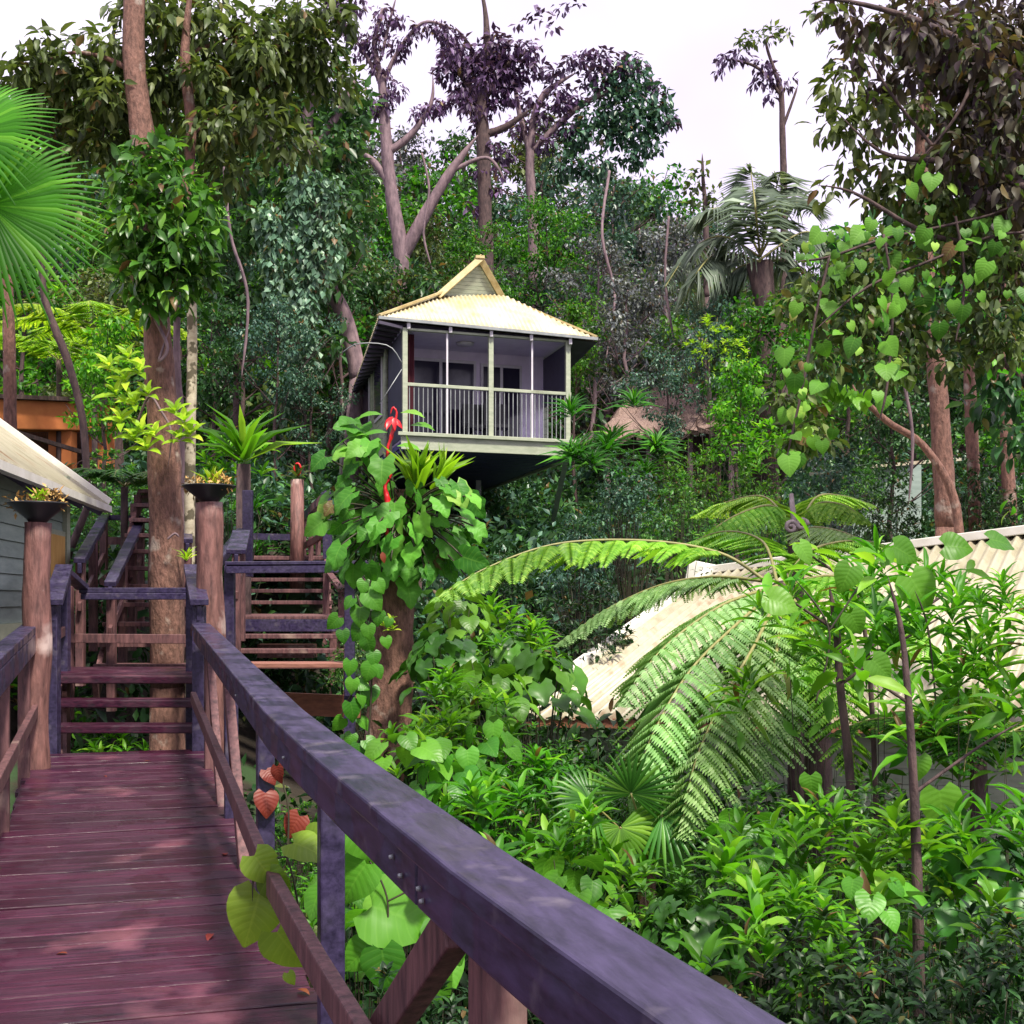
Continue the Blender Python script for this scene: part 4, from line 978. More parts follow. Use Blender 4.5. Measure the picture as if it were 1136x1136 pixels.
# ---- hillside forest, row behind row
tl = [(0, 95), (100, 70), (200, 60), (380, 95), (430, 150), (600, 140), (700, 180), (760, 225), (850, 262), (950, 240), (1136, 170)]
tlx, tly = zip(*tl)
GL_F = 'massed trees on the forested hillside'
LBS = {'dark': 'dark green rainforest tree massed with others on the hillside', 'dark2': 'dark small-leaved rainforest tree massed with others on the hillside',
       'blue': 'blue-green rainforest tree massed with others on the hillside', 'violet': 'grey-violet leafed tree massed with others on the hillside',
       'mid': 'mid green rainforest tree massed with others on the hillside', 'mid2': 'mid green layered rainforest tree massed with others on the hillside',
       'olive': 'olive green rainforest tree massed with others on the hillside', 'bright': 'bright green slender tree massed with others on the hillside'}
kinds = list(LBS)
rows = [(62, 0, 64), (55, 40, 66), (48, 85, 68), (41, 130, 72), (35, 185, 80)]
for (Y0, dy, stepx) in rows:
    x = -60+rs.rand()*30
    while x < 1210:
        Y = Y0+rs.uniform(-2.5, 2.5); py = np.interp(x, tlx, tly)+dy*(.8+.35*rs.rand())+rs.uniform(-16, 22)
        if x < 330: w_ = [.22,.12,.10,.04,.16,.10,.22,.04]
        elif x < 640: w_ = [.14,.10,.16,.16,.16,.10,.16,.02]
        elif x < 860: w_ = [.08,.06,.26,.36,.12,.08,.03,.01]
        else: w_ = [.20,.12,.14,.12,.20,.10,.10,.02]
        k = kinds[rs.choice(8, p=w_)]
        place(k, 'rainforest_tree', x, py, Y, (120+rs.rand()*50)*(48/Y)**.3, LBS[k], 'tree', GL_F)
        x += stepx*rs.uniform(.8, 1.2)
# nearer trees and shrubs flanking the hut
near = [
 ('mid', 330, 215, 29, 120, 'tall dark tree hung with pale vines left of the stilt hut', 'dark'),
 ('x', 262, 200, 30, 130, 'dense dark tree behind the spotted pale trunk', 'dark2'),
 ('x', 385, 235, 31, 100, 'shadowy dark tree touching the left eave of the stilt hut', 'dark'),
 ('x', 230, 330, 26, 110, 'dark understorey tree behind the right bowl', 'dark'),
 ('x', 300, 330, 25, 100, 'dark blue-green tree above the right staircase', 'blue'),
 ('x', 345, 400, 25.5, 90, 'blue-green low tree left of the stilt hut wall', 'blue'),
 ('x', 110, 290, 27, 140, 'yellow-green tree behind the terracotta building', 'olive'),
 ('x', 30, 250, 30, 150, 'mid green tree above the terracotta building roof', 'mid'),
 ('x', 120, 350, 19, 90, 'bright green sapling beside the terracotta building', 'bright'),
 ('x', 690, 300, 31, 130, 'grey-violet tree just right of the hut roof', 'violet'),
 ('x', 655, 255, 34, 110, 'silvery green tree rising behind the right eave of the hut roof', 'violet'),
 ('x', 735, 250, 37, 130, 'grey-green tree with a rounded crown beneath the pale sky', 'violet'),
 ('x', 690, 190, 45, 150, 'tall blue-green tree beneath the arching dark crown', 'blue'),
 ('x', 595, 215, 39, 110, 'green tree with hanging vines directly behind the hut roof', 'mid2'),
 ('x', 780, 330, 29, 110, 'blue-green tree behind the slender bright sapling', 'blue'),
 ('x', 735, 385, 27.5, 90, 'blue-green tree standing over the thatched roof', 'blue'),
 ('x', 860, 320, 27, 130, 'mid green tree beneath the feather palm', 'mid'),
 ('x', 930, 330, 24, 130, 'mid green tree behind the leaning branch', 'mid2'),
 ('x', 1010, 320, 26, 150, 'dark green tree behind the reddish trunks', 'dark'),
 ('x', 1110, 300, 25, 160, 'dark tree at the right edge behind the reddish trunks', 'dark'),
 ('x', 985, 400, 21, 110, 'dark tree above the small pale shed', 'dark2'),
 ('x', 1120, 420, 19, 120, 'dark understorey tree at the right edge above the ridge cap', 'mid'),
 ('x', 820, 400, 22, 80, 'bright green tree in front of the blue-green trees right of the thatched roof', 'bright'),
 ('x', 640, 330, 30, 80, 'mid green tree hugging the right eave of the stilt hut roof', 'mid'),
 ('x', 540, 250, 36, 90, 'bright-topped tree rising directly behind the hut gable', 'mid2'),
 ('x', 470, 235, 37, 100, 'olive tree between the two forks of the pale branching tree', 'olive'),
 ('x', 405, 270, 34, 90, 'dark olive tree left of the pale branching trunk', 'olive'),
]
for n_, px, py, Y, w_, lb, k in near:
    place(k, 'rainforest_tree', px, py, Y, w_, lb, 'tree')
shr = [
 ('gloss', 'shrub', 690, 500, 20, 80, 'leafy shrub below the right corner of the hut verandah'),
 ('drac', 'cordyline', 655, 442, 18.5, 80, 'spiky-topped cordyline against the right end of the hut balustrade'),
 ('drac', 'cordyline', 706, 436, 19.5, 76, 'yellow-topped spiky cordyline in front of the thatched roof'),
 ('bbush', 'shrub', 700, 500, 18, 85, 'blue-green shrub below the yellow-topped cordyline'),
 ('fine', 'shrub', 760, 480, 20, 100, 'round green shrub left of the slender bright sapling'),
 ('gloss', 'shrub', 750, 525, 16, 90, 'glossy shrub behind the light tree fern fronds'),
 ('fine', 'shrub', 835, 505, 18, 90, 'small-leaved shrub right of the slender bright sapling'),
 ('lance', 'shrub', 850, 470, 20, 80, 'upright bright shrub below the climbing heart-leaved vine'),
 ('bbush', 'shrub', 920, 480, 19, 90, 'dark blue-green shrub left of the small pale shed'),
 ('gloss', 'shrub', 955, 520, 18, 60, 'glossy shrub touching the left side of the small pale shed'),
 ('shade', 'shrub', 985, 535, 17, 90, 'dark shrub in front of the small pale shed'),
 ('shade', 'shrub', 1075, 500, 17, 110, 'dark shrub behind the right end of the pale ridge cap'),
 ('shade', 'shrub', 1130, 540, 15, 80, 'dark shrub at the right edge above the ridge cap'),
 ('bbush', 'shrub', 470, 590, 19, 80, 'blue-green shrub behind the epiphyte-covered stump'),
 ('shade', 'shrub', 560, 600, 17, 90, 'dark shrub beneath the stilt hut floor'),
 ('bbush', 'shrub', 640, 570, 17, 80, 'blue-green shrub at the foot of the hut strut'),
 ('shade', 'shrub', 545, 650, 13.5, 110, 'dark shrub under the long bright fern frond'),
 ('shade', 'shrub', 650, 640, 14, 120, 'dark shrub beneath the arching tree fern frond'),
 ('lance2', 'shrub', 560, 668, 11.5, 90, 'upright leafy shrub just below the tip of the long bright fern frond'),
 ('heart', 'shrub', 510, 655, 11, 90, 'broad-leaved plant right of the epiphyte-covered stump'),
 ('philo', 'shrub', 492, 700, 10, 110, 'glossy cut-leaved plant beside the foot of the stump'),
 ('lance', 'shrub', 575, 690, 10.3, 110, 'bright lance-leaved shrub left of the corrugated roof corner'),
 ('heart', 'shrub', 545, 735, 9.2, 120, 'broad-leaved light green plant in the middle of the garden'),
 ('lance', 'shrub', 480, 790, 8.2, 130, 'light green shrub just beyond the handrail right of the stump'),
 ('heart2', 'shrub', 452, 800, 7.4, 110, 'pale heart-leaved plant at the foot of the stump'),
 ('fine', 'shrub', 575, 790, 8.3, 170, 'dense small-leaved shrub in the middle garden'),
 ('fine', 'shrub', 665, 800, 8.7, 170, 'dense fine-leaved shrub in front of the corrugated roof eave'),
 ('gloss', 'shrub', 620, 850, 7.4, 170, 'glossy shrub left of the small fan palm'),
 ('lance2', 'shrub', 540, 868, 6.6, 140, 'striped lance-leaved shrub just beyond the handrail'),
 ('gloss', 'shrub', 720, 850, 7.8, 140, 'glossy shrub beneath the pale fern tips'),
 ('heart', 'shrub', 640, 950, 5.6, 150, 'small heart-leaved plant just beyond the lower part of the handrail'),
 ('gloss', 'shrub', 735, 965, 5.0, 190, 'glossy shrub below the small fan palm'),
 ('philo', 'shrub', 760, 990, 4.9, 130, 'cut-leaved plant beside the end of the handrail'),
 ('heart2', 'shrub', 960, 960, 4.5, 120, 'broad pale-leaved plant left of the thin dark stem'),
 ('shade', 'shrub', 1130, 1000, 4.2, 160, 'dark shrub at the bottom right edge behind the star-leaved sprigs'),
 ('lance2', 'shrub', 800, 945, 4.8, 190, 'large yellow-green shrub in the lower right foreground'),
 ('gloss', 'shrub', 960, 870, 5.6, 170, 'small glossy shrub behind the star-leaved sprigs at the right'),
 ('philo', 'shrub', 1090, 930, 4.8, 150, 'broad cut-leaved plant near the right edge of the foreground'),
 ('heart', 'shrub', 830, 900, 5.6, 110, 'small heart-leaved plant among lance-leaved shrubs at the lower right'),
 ('lance', 'shrub', 890, 885, 5.2, 190, 'bright lance-leaved shrub in front of the dark cabin wall'),
 ('shade', 'shrub', 930, 1010, 4.0, 260, 'dark leafy shrub at the bottom of the picture right of the handrail end'),
 ('lance2', 'shrub', 890, 985, 4.3, 120, 'single star-leaved sprig catching light near the bottom right'),
 ('lance2', 'shrub', 1020, 905, 4.6, 170, 'bright star-leaved shrub around the thin dark stem'),
 ('long', 'shrub', 1110, 870, 4.9, 220, 'yellow-green shrub at the right edge of the foreground'),
 ('shade', 'shrub', 1060, 1000, 3.8, 280, 'dark shrub in the bottom right corner'),
 ('shade', 'shrub', 760, 1060, 4.1, 220, 'dark shrub beneath the near end of the handrail'),
 ('heart', 'shrub', 405, 925, 5.0, 150, 'broad heart-leaved plant seen through the right railing'),
 ('heart2', 'shrub', 455, 985, 4.4, 170, 'large pale heart-leaved plant between the railing posts'),
 ('lance', 'shrub', 380, 960, 5.6, 110, 'small leafy plant behind the hanging heart-shaped leaves'),
 ('shade', 'shrub', 470, 1060, 3.8, 220, 'dark plant low behind the near railing brace'),
 ('fine', 'shrub', 330, 880, 8.0, 120, 'shaded plant behind the far part of the right railing'),
 ('lance', 'shrub', 130, 812, 12.6, 90, 'green plants seen through the gap beneath the three steps'),
 ('shade', 'shrub', -45, 900, 7.0, 100, 'dark plant left of the boardwalk under the cabin'),
 ('lance', 'shrub', -30, 960, 6.0, 70, 'green leaves at the lower left beside the boardwalk'),
 ('lance', 'shrub', 262, 478, 19, 90, 'bright strap-leaved plant behind the right bowl'),
 ('shade', 'shrub', 295, 560, 22, 80, 'dark plants at the head of the right staircase'),
 ('drac', 'cordyline', 300, 548, 21.5, 70, 'dark grassy-leaved plant at the top of the right staircase'),
 ('gloss', 'shrub', 120, 500, 18.5, 90, 'glossy shrub beside the end of the green cabin roof'),
 ('fine', 'shrub', 108, 545, 17, 70, 'small shrub above the two sloping rails'),
 ('limeb', 'shrub', 795, 345, 23, 66, 'bright lime-topped slender sapling in front of the forest'),
 ('bbush', 'shrub', 230, 560, 20, 80, 'dark shrub behind the spotted pale trunk'),
 ('shade', 'shrub', 420, 560, 16.5, 90, 'dark shrub between the right staircase and the stump'),
 ('gloss', 'shrub', 395, 700, 13.8, 60, 'shaded shrub right of the middle platform'),
 ('lance', 'shrub', 515, 745, 8.9, 130, 'bright lance-leaved shrub nearest the right side of the stump foot'),
 ('philo', 'shrub', 600, 720, 9.6, 120, 'glossy lobed plant left of the slender garden stem'),
 ('heart', 'shrub', 500, 830, 7.4, 120, 'heart-leaved plant beside the middle of the handrail'),
 ('lance', 'shrub', 590, 840, 7.3, 150, 'bright lance-leaved shrub above the middle of the handrail'),
 ('lance2', 'shrub', 660, 890, 6.4, 130, 'leafy shrub just left of the fan palm hub'),
 ('heart', 'shrub', 535, 800, 8.2, 110, 'yellowish heart-leaved plant among fine-leaved shrubs'),
 ('gloss', 'shrub', 840, 870, 6.2, 150, 'glossy shrub beneath the tips of the pale fronds'),
 ('philo', 'shrub', 560, 700, 10.4, 90, 'cut-leaved plant under the tip of the long bright frond'),
 # upper right tangle in front of the big roof
 ('long', 'shrub', 905, 640, 6.6, 170, 'light green shrub with long leaves in front of the pale ridge cap'),
 ('long', 'shrub', 985, 605, 6.0, 170, 'upright light green shrub crossing the ridge cap at the right'),
 ('long', 'shrub', 1060, 660, 5.8, 190, 'yellow-green long-leaved shrub at the right over the corrugated roof'),
 ('long', 'shrub', 1128, 640, 5.5, 120, 'leafy shrub at the right edge over the corrugated roof'),
 ('lance', 'shrub', 1100, 740, 6.0, 190, 'bright shrub at the right edge in front of the corrugated eave'),
 ('fine', 'shrub', 900, 690, 7.4, 100, 'fine-leaved shrub around the dark stems before the roof'),
]
for k, nm, px, py, Y, w_, lb in shr:
    place(k, nm, px, py, Y, w_, lb, 'plant' if nm != 'shrub' else 'shrub')

# ---- undergrowth nobody could count
def under(name, n, yr, per, L, leaf, R, xlim, lift=.0, tm=T_S):
    Y = yr[0]+(yr[1]-yr[0])*rs.rand(n)**.75; X = (rs.rand(n)*2-1)*xlim*Y/1.0
    dr = X-(edge_r(Y)); ok = ~((Y < 11.5) & (dr > -1.5) & (dr < .30))
    ok &= ~((Y < 13) & (dr > -2.4) & (dr < -1.2) & (Y > 8))
    ok &= ~((Y > 10) & (Y < 17) & (X > -4.2) & (X < -1.3) & (rs.rand(n) < .9))
    ok &= ~((Y > 10.8) & (Y < 18) & (X > 0.4) & (X < 9))
    X = X[ok]; Y = Y[ok]; C = np.stack([X, Y, ground_z(X, Y)+lift*rs.rand(len(X))], 1)
    g = G(); cloud(g, C, R, per, L, L*.5, tm, droop=-.1, flat=.6)
    tag(g.build(name, leaf), kind='stuff')
under('undergrowth', 1500, (2.2, 14), 34, .12, 'mid', .42, .46, .3, T_M)
def tall_under(name, leaf, seed, n):
    global rs
    rs = np.random.RandomState(seed); Y = rs.uniform(3.2, 11.2, n); X = rs.uniform(-1, 6, n); ok = (X-edge_r(Y) > 1.3) & (X < .46*Y)
    X = X[ok]; Y = Y[ok]; C = np.stack([X, Y, ground_z(X, Y)+rs.uniform(.2, 1.25, len(X))], 1)
    g = G(); cloud(g, C, .42, 30, .14, .05, T_M, droop=.1, flat=.7); tag(g.build(name, leaf), kind='stuff')
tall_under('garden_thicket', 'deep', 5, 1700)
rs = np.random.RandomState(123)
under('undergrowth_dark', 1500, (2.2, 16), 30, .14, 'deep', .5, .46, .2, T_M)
under('hillside_undergrowth', 2600, (13, 34), 30, .20, 'dark', .8, .46, .5)
under('hillside_undergrowth', 1200, (14, 36), 26, .20, 'blue', .8, .46, .7)
under('hillside_forest', 3000, (34, 85), 26, .40, 'dark', 1.8, .50, 2.)
under('hillside_forest', 1800, (34, 80), 24, .36, 'olive', 1.6, .50, 2.6)

# ---- individually shaped trees
def blobs(g, lst, L, n=90, tm=T_S, W_=None, droop=.4, flat=.75, dens=1.):
    """lst of (px, py, Y, radius in photo pixels)"""
    for px, py, Y, r in lst:
        R = r*Y/F; cloud(g, [P(px, py, Y)], R, max(8, int(n*dens*(R/L)**2/3.2)), L, W_, tm, droop, flat)
def limb(g, pts, n=22, seg=9, jit=.06):
    """pts of (px, py, Y, radius in photo pixels)"""
    q = spline([P(a, b, c) for a, b, c, r in pts], n); r = np.interp(np.linspace(0, 1, n), np.linspace(0, 1, len(pts)), [r*c/F for a, b, c, r in pts])
    if pts[0][3] < 9 and len(pts) > 2: r = r*np.concatenate([np.ones(n-5), [.9, .75, .55, .35, .15]])
    g.tube(q, r, seg, jit)
def special(name, base, label, limbs, bark, crowns, cat='tree', vines=None, seg=10, jit=.06):
    px, Y = base; b = on_ground(px, Y, -.1); t = thing(name, b, label, cat)
    g = G(); (first, rest) = (limbs[0], limbs[1:])
    x0 = first[0]; g.tube([b, P(x0[0], x0[1], x0[2])], [x0[3]*x0[2]/F*1.15, x0[3]*x0[2]/F], seg, 0)
    limb(g, first, 30, seg, jit)
    g.build('trunk', bark, t)
    if rest:
        g = G()
        for l in rest: limb(g, l, 18, 7, jit)
        g.build('branches', bark, t)
    for (pname, mat, lst, kw) in crowns:
        g = G(); blobs(g, lst, **kw); g.build(pname, mat, t)
    return t
# big vine-covered trunk left
t = special('vine_covered_tree', (186, 12.6), 'big brown trunk wrapped in dark leafy vines rising behind the three steps',
  [[(186,762,12.6,19),(184,600,12.6,19),(181,480,12.6,17.5),(174,360,12.6,15),(166,250,12.7,13),(158,150,12.8,13),(148,60,12.9,12),(152,-60,13,12)],
   [(176,330,12.6,8),(200,240,12.8,7),(212,150,13,6),(205,60,13,6),(215,-40,13,5)],
   [(150,80,12.9,4),(110,62,13,2.5),(70,60,13,1.6),(30,80,13,1)],
   [(212,150,13,3),(250,120,13.5,2),(300,95,13.8,1.6),(350,80,14,1)],
   [(205,60,13,3),(250,45,13.5,2),(320,30,13.8,1)]], 'bark',
  [('vine', 'gloss', [(150,205,12.4,38),(200,215,12.4,40),(165,250,12.2,42),(205,265,12.2,36),(180,295,12.2,38),(150,310,12.2,28),(215,300,12.4,26),(195,325,12.2,22),(165,335,12.2,20),(135,265,12.3,30),(225,245,12.5,26),(170,170,12.6,34)],
     dict(L=.17, n=150, tm=T_M, W_=.07, droop=.6)),
   ('crown', 'olive', [(60,60,13,34),(30,75,13,30),(95,85,13.2,36),(120,50,13,22),(60,110,13.4,38),(20,125,13.5,36),(110,130,13.4,38),(190,30,13.2,34),(235,50,13.4,38),(230,110,13.4,36),(280,30,13.4,32),(330,15,13.6,34),(290,80,13.6,36),(345,50,13.8,28),(370,10,14,22),(180,90,13.4,32),(255,150,13.8,32),(20,90,13,30),(70,85,13.2,34),(150,60,13.4,34),(150,120,13.4,34),(105,75,13.3,30),(200,80,13.6,34),(235,15,13.4,30),(300,120,13.8,36),(330,70,13.8,34),(360,55,13.8,26),(140,10,13.4,26),(260,70,13.6,34),(310,50,13.6,30),(60,150,13.6,34),(215,140,13.8,34),(130,165,13.6,30),(385,25,14,18),(350,20,14,22),(170,10,13.2,34),(225,80,12.9,30),(240,140,12.9,34),(280,130,13,34),(100,160,13.4,30),(60,190,13.8,34),(250,190,13.4,34),(320,160,13.8,34),(370,90,14,30),(120,100,12.9,28),(165,100,13.3,34),(285,55,13,30)],
     dict(L=.165, n=110, tm=T_M, W_=.06, droop=.7))])
for vs in ([(152,470,12.4,1.5),(165,440,12.3,1.6),(178,455,12.3,1.5),(190,480,12.3,1.4),(186,520,12.3,1.2)], [(170,350,12.3,2),(186,385,12.3,2.2),(176,400,12.3,1.8),(190,360,12.3,1.5)], [(186,598,12.3,1.3),(194,592,12.3,1.3),(199,596,12.3,1.3)]):
    g = G(); limb(g, vs, 18, 5); g.build('vine_stem', 'barkp', t)
g = G(); tips = np.array([P(x, y, 12.15) for x, y in ((140,425),(150,450),(165,440),(135,470),(158,480),(172,485),(205,470),(195,460),(143,400),(150,490),(165,500),(212,485),(130,440),(200,490),(122,410),(155,415))])
whorls(g, tips, A(0, -.5, .6), 9, .20, .07, T_M); g.build('young_leaves', 'lime', t)
t = special('spotted_tree', (212, 13.8), 'slender pale lichen-spotted trunk beside the vine-covered trunk',
  [[(210,655,13.8,6),(211,500,13.8,6),(213,380,13.8,5.5),(211,200,13.8,5),(208,60,13.8,4.5),(200,-60,13.8,4)]], 'barkl',
  [('crown', 'olive', [(205,10,14,30),(180,-20,14,34),(235,-10,14,30),(190,40,14.2,34),(240,60,14.2,34),(290,40,14.2,30),(160,90,14.2,30),(255,105,14.2,34),(320,95,14.2,32),(200,120,14.2,34),(110,45,14.2,24)], dict(L=.16, n=70, tm=T_M, W_=.06))])
special('thin_tree', (45, 16), 'thin dark curved stem in front of the terracotta building',
  [[(98,560,16,4),(92,470,16,4),(75,400,16,4.5),(52,340,16,4),(46,290,16,3.5),(48,180,16,3)]], 'barkd',
  [('crown', 'olive', [(55,180,16,40),(95,150,16.4,36),(15,160,16.4,40),(70,215,16.2,34)], dict(L=.17, n=60, tm=T_M, W_=.06))])
special('thin_tree', (9, 15), 'straight brown trunk at the left edge behind the fan palm',
  [[(12,560,15,7),(11,420,15,7),(8,300,15,6),(6,150,15,6)]], 'bark', [('crown', 'mid', [(5,150,15,40),(40,120,15.3,30)], dict(L=.17, n=60, tm=T_M, W_=.06))])
special('thin_tree', (196, 14.6), 'thin brown stem close behind the vine-covered trunk',
  [[(204,600,14.6,4),(202,480,14.6,4),(196,390,14.6,4),(200,250,14.8,3)]], 'barkp', [('crown', 'mid', [(214,340,14.6,26),(222,310,14.6,24)], dict(L=.17, n=60, tm=T_M, W_=.06))])
# vine curtain tree
t = special('vine_hung_tree', (382, 27), 'leaning dark trunk behind curtains of pale-leaved vines left of the hut',
  [[(398,420,27,10),(385,360,27,9),(365,310,27,9),(350,240,27,8),(340,150,27,7),(352,60,27,5)], [(350,240,27,6),(310,170,27,5),(290,110,27,3)], [(345,170,27,5),(385,110,27,4),(395,80,27,2)]], 'barkp',
  [('crown', 'dark', [(300,95,27,40),(345,70,27,42),(385,110,27.4,34),(270,130,27.4,36),(320,150,27,42),(250,90,27.3,40),(240,160,27.5,40),(380,140,27.4,36),(330,110,27.4,42),(395,200,27.6,30),(260,200,27.6,38),(330,30,27.4,30),(385,260,26.6,30),(375,310,26.6,26),(350,280,26.8,36),(395,230,26.8,28),(330,200,26.5,40),(300,240,26.6,40),(365,380,26.4,22),(250,260,27,42),(320,330,26.8,42),(270,330,27,40),(370,165,27,38),(290,190,27,36),(350,210,27,36)], dict(L=.26, n=85))])
g = G()
for (px, y0, y1, r) in ((342,190,440,12),(350,250,425,9),(330,180,400,10),(312,240,360,10),(318,330,470,6),(362,200,330,10),(300,230,330,12),(338,300,450,7),(372,200,300,9),(290,240,300,8)):
    for y_ in np.arange(y0, y1, 7): blobs(g, [(px+3*math.sin(y_*.05), y_, 25.6, r*(1-.45*(y_-y0)/(y1-y0)))], L=.17, n=60, W_=.11, droop=1.2)
g.build('vine_curtain', 'curtain', t)
# pale branching tree
def fuzz(path, n, r, Y): 
    q = spline([(a, b, 0) for a, b in path], n); return [(x, y, Y, r*(.6+.8*rs.rand())) for x, y, z in q]
special('bare_branching_tree', (441, 35), 'pale forking tree with bare limbs and backlit purple tufts behind the hut roof',
  [[(440,400,35,11),(442,330,35,10),(446,285,35,9),(434,215,35,7.5),(428,150,35,6.5),(424,95,35,4.5),(415,50,35,3),(425,10,35,2)],
   [(446,285,35,8),(470,240,35,7),(500,190,35,5.5),(530,150,35,3)], [(432,205,35,5),(415,180,35,4),(398,168,35,2.5)], [(428,170,35,5),(455,150,35,4),(478,115,35,2.5),(480,80,35,1)],
   [(424,95,35,3),(405,60,35,2),(385,30,35,1.5),(375,5,35,1)], [(424,95,35,3),(440,60,35,2.5),(470,25,35,2),(510,35,35,1.5)], [(424,60,35,2),(432,25,35,1.6),(440,-5,35,1)], [(500,190,35,3),(540,175,35,2),(560,200,35,1.5)]], 'barkp',
  [('foliage', 'purple', fuzz([(424,120),(430,95),(415,60),(425,15)], 9, 10, 35)+fuzz([(478,120),(500,110),(520,100),(540,90)], 8, 9, 35)+fuzz([(440,60),(470,30),(500,40)], 8, 10, 35)+fuzz([(400,60),(380,20),(370,0)], 7, 11, 35)+[(420,115,35,14),(440,100,35,12),(442,45,35,12),(485,118,35,13),(410,45,35,15),(375,20,35,16),(395,5,35,14),(440,20,35,12),(500,60,35,14),(520,120,35,13),(465,125,35,12)], dict(L=.20, n=75, W_=.09, droop=1.))])
special('dark_crowned_tree', (538, 38), 'tall dark trunk with a dark spreading crown straight above the hut gable',
  [[(538,420,38,9),(539,300,38,9),(538,230,38,8),(536,160,38,8),(534,110,38,7),(540,60,38,5),(538,10,38,2.5),(530,-20,38,1.5)],
   [(534,120,38,5),(510,80,38,3.5),(492,60,38,2)], [(536,110,38,5),(565,70,38,3.5),(590,55,38,2)], [(536,80,38,3),(520,50,38,2.5),(505,30,38,1.5)], [(536,150,38,5),(562,140,38,4),(590,120,38,2)]], 'barkd',
  [('crown', 'purple', [(505,62,38,18),(520,75,38,20),(540,60,38,20),(565,60,38,20),(585,55,38,16),(550,90,38,20),(525,100,38,14),(510,95,38,10),(545,115,38,16),(565,105,38,14),(575,85,38,12)]+[(528,140,38,9),(545,160,38,10),(530,190,38,9),(548,210,38,8),(535,130,38,10),(520,110,38,16),(495,80,38,16),(560,80,38,20),(535,85,38,20),(590,75,38,15),(505,50,38,14),(550,45,38,16),(555,190,38,9),(525,230,38,8),(545,250,38,8)], dict(L=.26, n=110, W_=.13, droop=.9)),
   ('tip_leaves', 'purple', [(600,18,37,14),(625,8,37,12),(575,25,37,6),(612,30,37,7),(640,3,37,8)], dict(L=.26, n=35, W_=.13))])
special('arching_tree', (596, 41), 'tree with an arching dark domed crown against the sky right of the tall dark trunk',
  [[(594,420,41,7),(592,330,41,6),(591,240,41,6),(588,170,41,5),(600,110,41,4),(640,80,41,3)], [(588,170,41,4),(640,120,41,3.5),(690,100,41,3),(730,120,41,2)], [(588,170,41,4),(575,120,41,3),(570,80,41,2)], [(660,110,41,2.5),(690,70,41,2),(710,75,41,1.5)]], 'barkp',
  [('crown', 'blue', [(700,85,41,26),(720,110,41,26),(735,130,41,18),(690,120,41,26),(705,140,41,26),(675,100,41,22),(660,130,41,24),(680,150,41,22),(720,160,41,18),(640,150,41,22),(625,180,41,24),(660,185,41,22),(700,175,41,16)], dict(L=.26, n=105, W_=.13, droop=.7)),
   ('upper_crown', 'purple', [(615,80,41,14),(640,68,41,16),(665,65,41,16),(690,75,41,14),(620,115,41,16),(600,130,41,14),(640,110,41,10),(745,135,41,9),(575,140,41,16),(560,170,41,14),(605,160,41,14),(650,90,41,10),(620,100,41,14),(665,85,41,18),(700,70,41,16),(590,110,41,12),(730,95,41,12),(630,140,41,16)], dict(L=.26, n=90, W_=.13, droop=.7))])
# isolated slender tree against the sky, right
special('slender_tree', (868, 31), 'isolated slender tree with a lopsided sparse crown against the pale sky',
  [[(869,340,31,5),(870,230,31,4),(868,150,31,3.5),(866,100,31,3),(855,70,31,2.2)], [(869,140,31,2),(880,110,31,1.5),(885,95,31,1)], [(866,105,31,2),(840,75,31,1.8),(805,65,31,1.2)], [(860,80,31,2),(850,45,31,1.5),(868,40,31,1)]], 'barkd',
  [('crown', 'purple', [(805,65,31,12),(820,60,31,11),(845,72,31,12),(855,85,31,12),(868,95,31,9),(840,90,31,9),(800,78,31,7),(855,105,31,8),(878,88,31,5)], dict(L=.20, n=75, W_=.09, droop=1.)),
   ('upper_crown', 'olive', [(835,42,31,12),(855,38,31,12),(870,38,31,8),(825,48,31,9)], dict(L=.20, n=75, W_=.09))])
special('slender_tree', (783, 36), 'small scraggly tree poking above the treeline left of the feather palm',
  [[(784,330,36,4),(783,240,36,3),(780,200,36,2),(779,170,36,1)]], 'barkd', [('crown', 'olive', [(778,190,36,12),(770,205,36,12),(790,215,36,12),(775,225,36,14)], dict(L=.24, n=50, W_=.12))])
# reddish trunks at the right
for (x, Y, w1, pts, lb, crown) in (
  (1046, 16, 12, [(1050,585,16,12),(1044,480,16,11),(1038,400,16,10),(1030,330,16,9),(1022,200,16,8),(1030,60,16.2,7),(1040,-40,16.2,6)], 'thickest reddish lichen-marked trunk rising at the right above the roof', [(1000,120,16,50),(1060,100,16.3,50),(1010,30,16,50),(1080,20,16.3,50),(950,60,16,34)]),
  (1080, 17, 7, [(1082,585,17,7),(1078,480,17,7),(1074,380,17,6),(1070,240,17,6),(1078,100,17,5)], 'middle reddish trunk of the three at the right', [(1085,150,17,50),(1110,90,17.3,44)]),
  (1122, 16.5, 8, [(1122,585,16.5,7),(1116,480,16.5,7),(1112,360,16.5,6),(1118,220,16.5,6),(1112,80,16.5,5)], 'rightmost reddish trunk near the picture edge', [(1115,190,16.5,50),(1125,60,16.5,50),(1100,250,16.8,40)])):
    special('reddish_tree', (x, Y), lb, [pts], 'bark', [('crown', 'maroon', crown, dict(L=.18, n=60, tm=T_M, W_=.07, droop=.7))])
special('leaning_tree', (1062, 15), 'pale crooked branch leaning from the reddish trunks over the shed',
  [[(1066,610,15,5),(1060,560,15,5),(1046,525,15,4.5),(1020,490,15,4),(985,468,15,3.6),(955,440,15,3),(930,412,15,2),(918,400,15,1.5)]], 'bark',
  [('vine', 'heart', [(930,430,14.8,18),(950,440,14.8,14),(915,420,14.8,16),(905,450,14.8,18)], dict(L=.16, n=40, tm=T_H, W_=.13, droop=.9))])
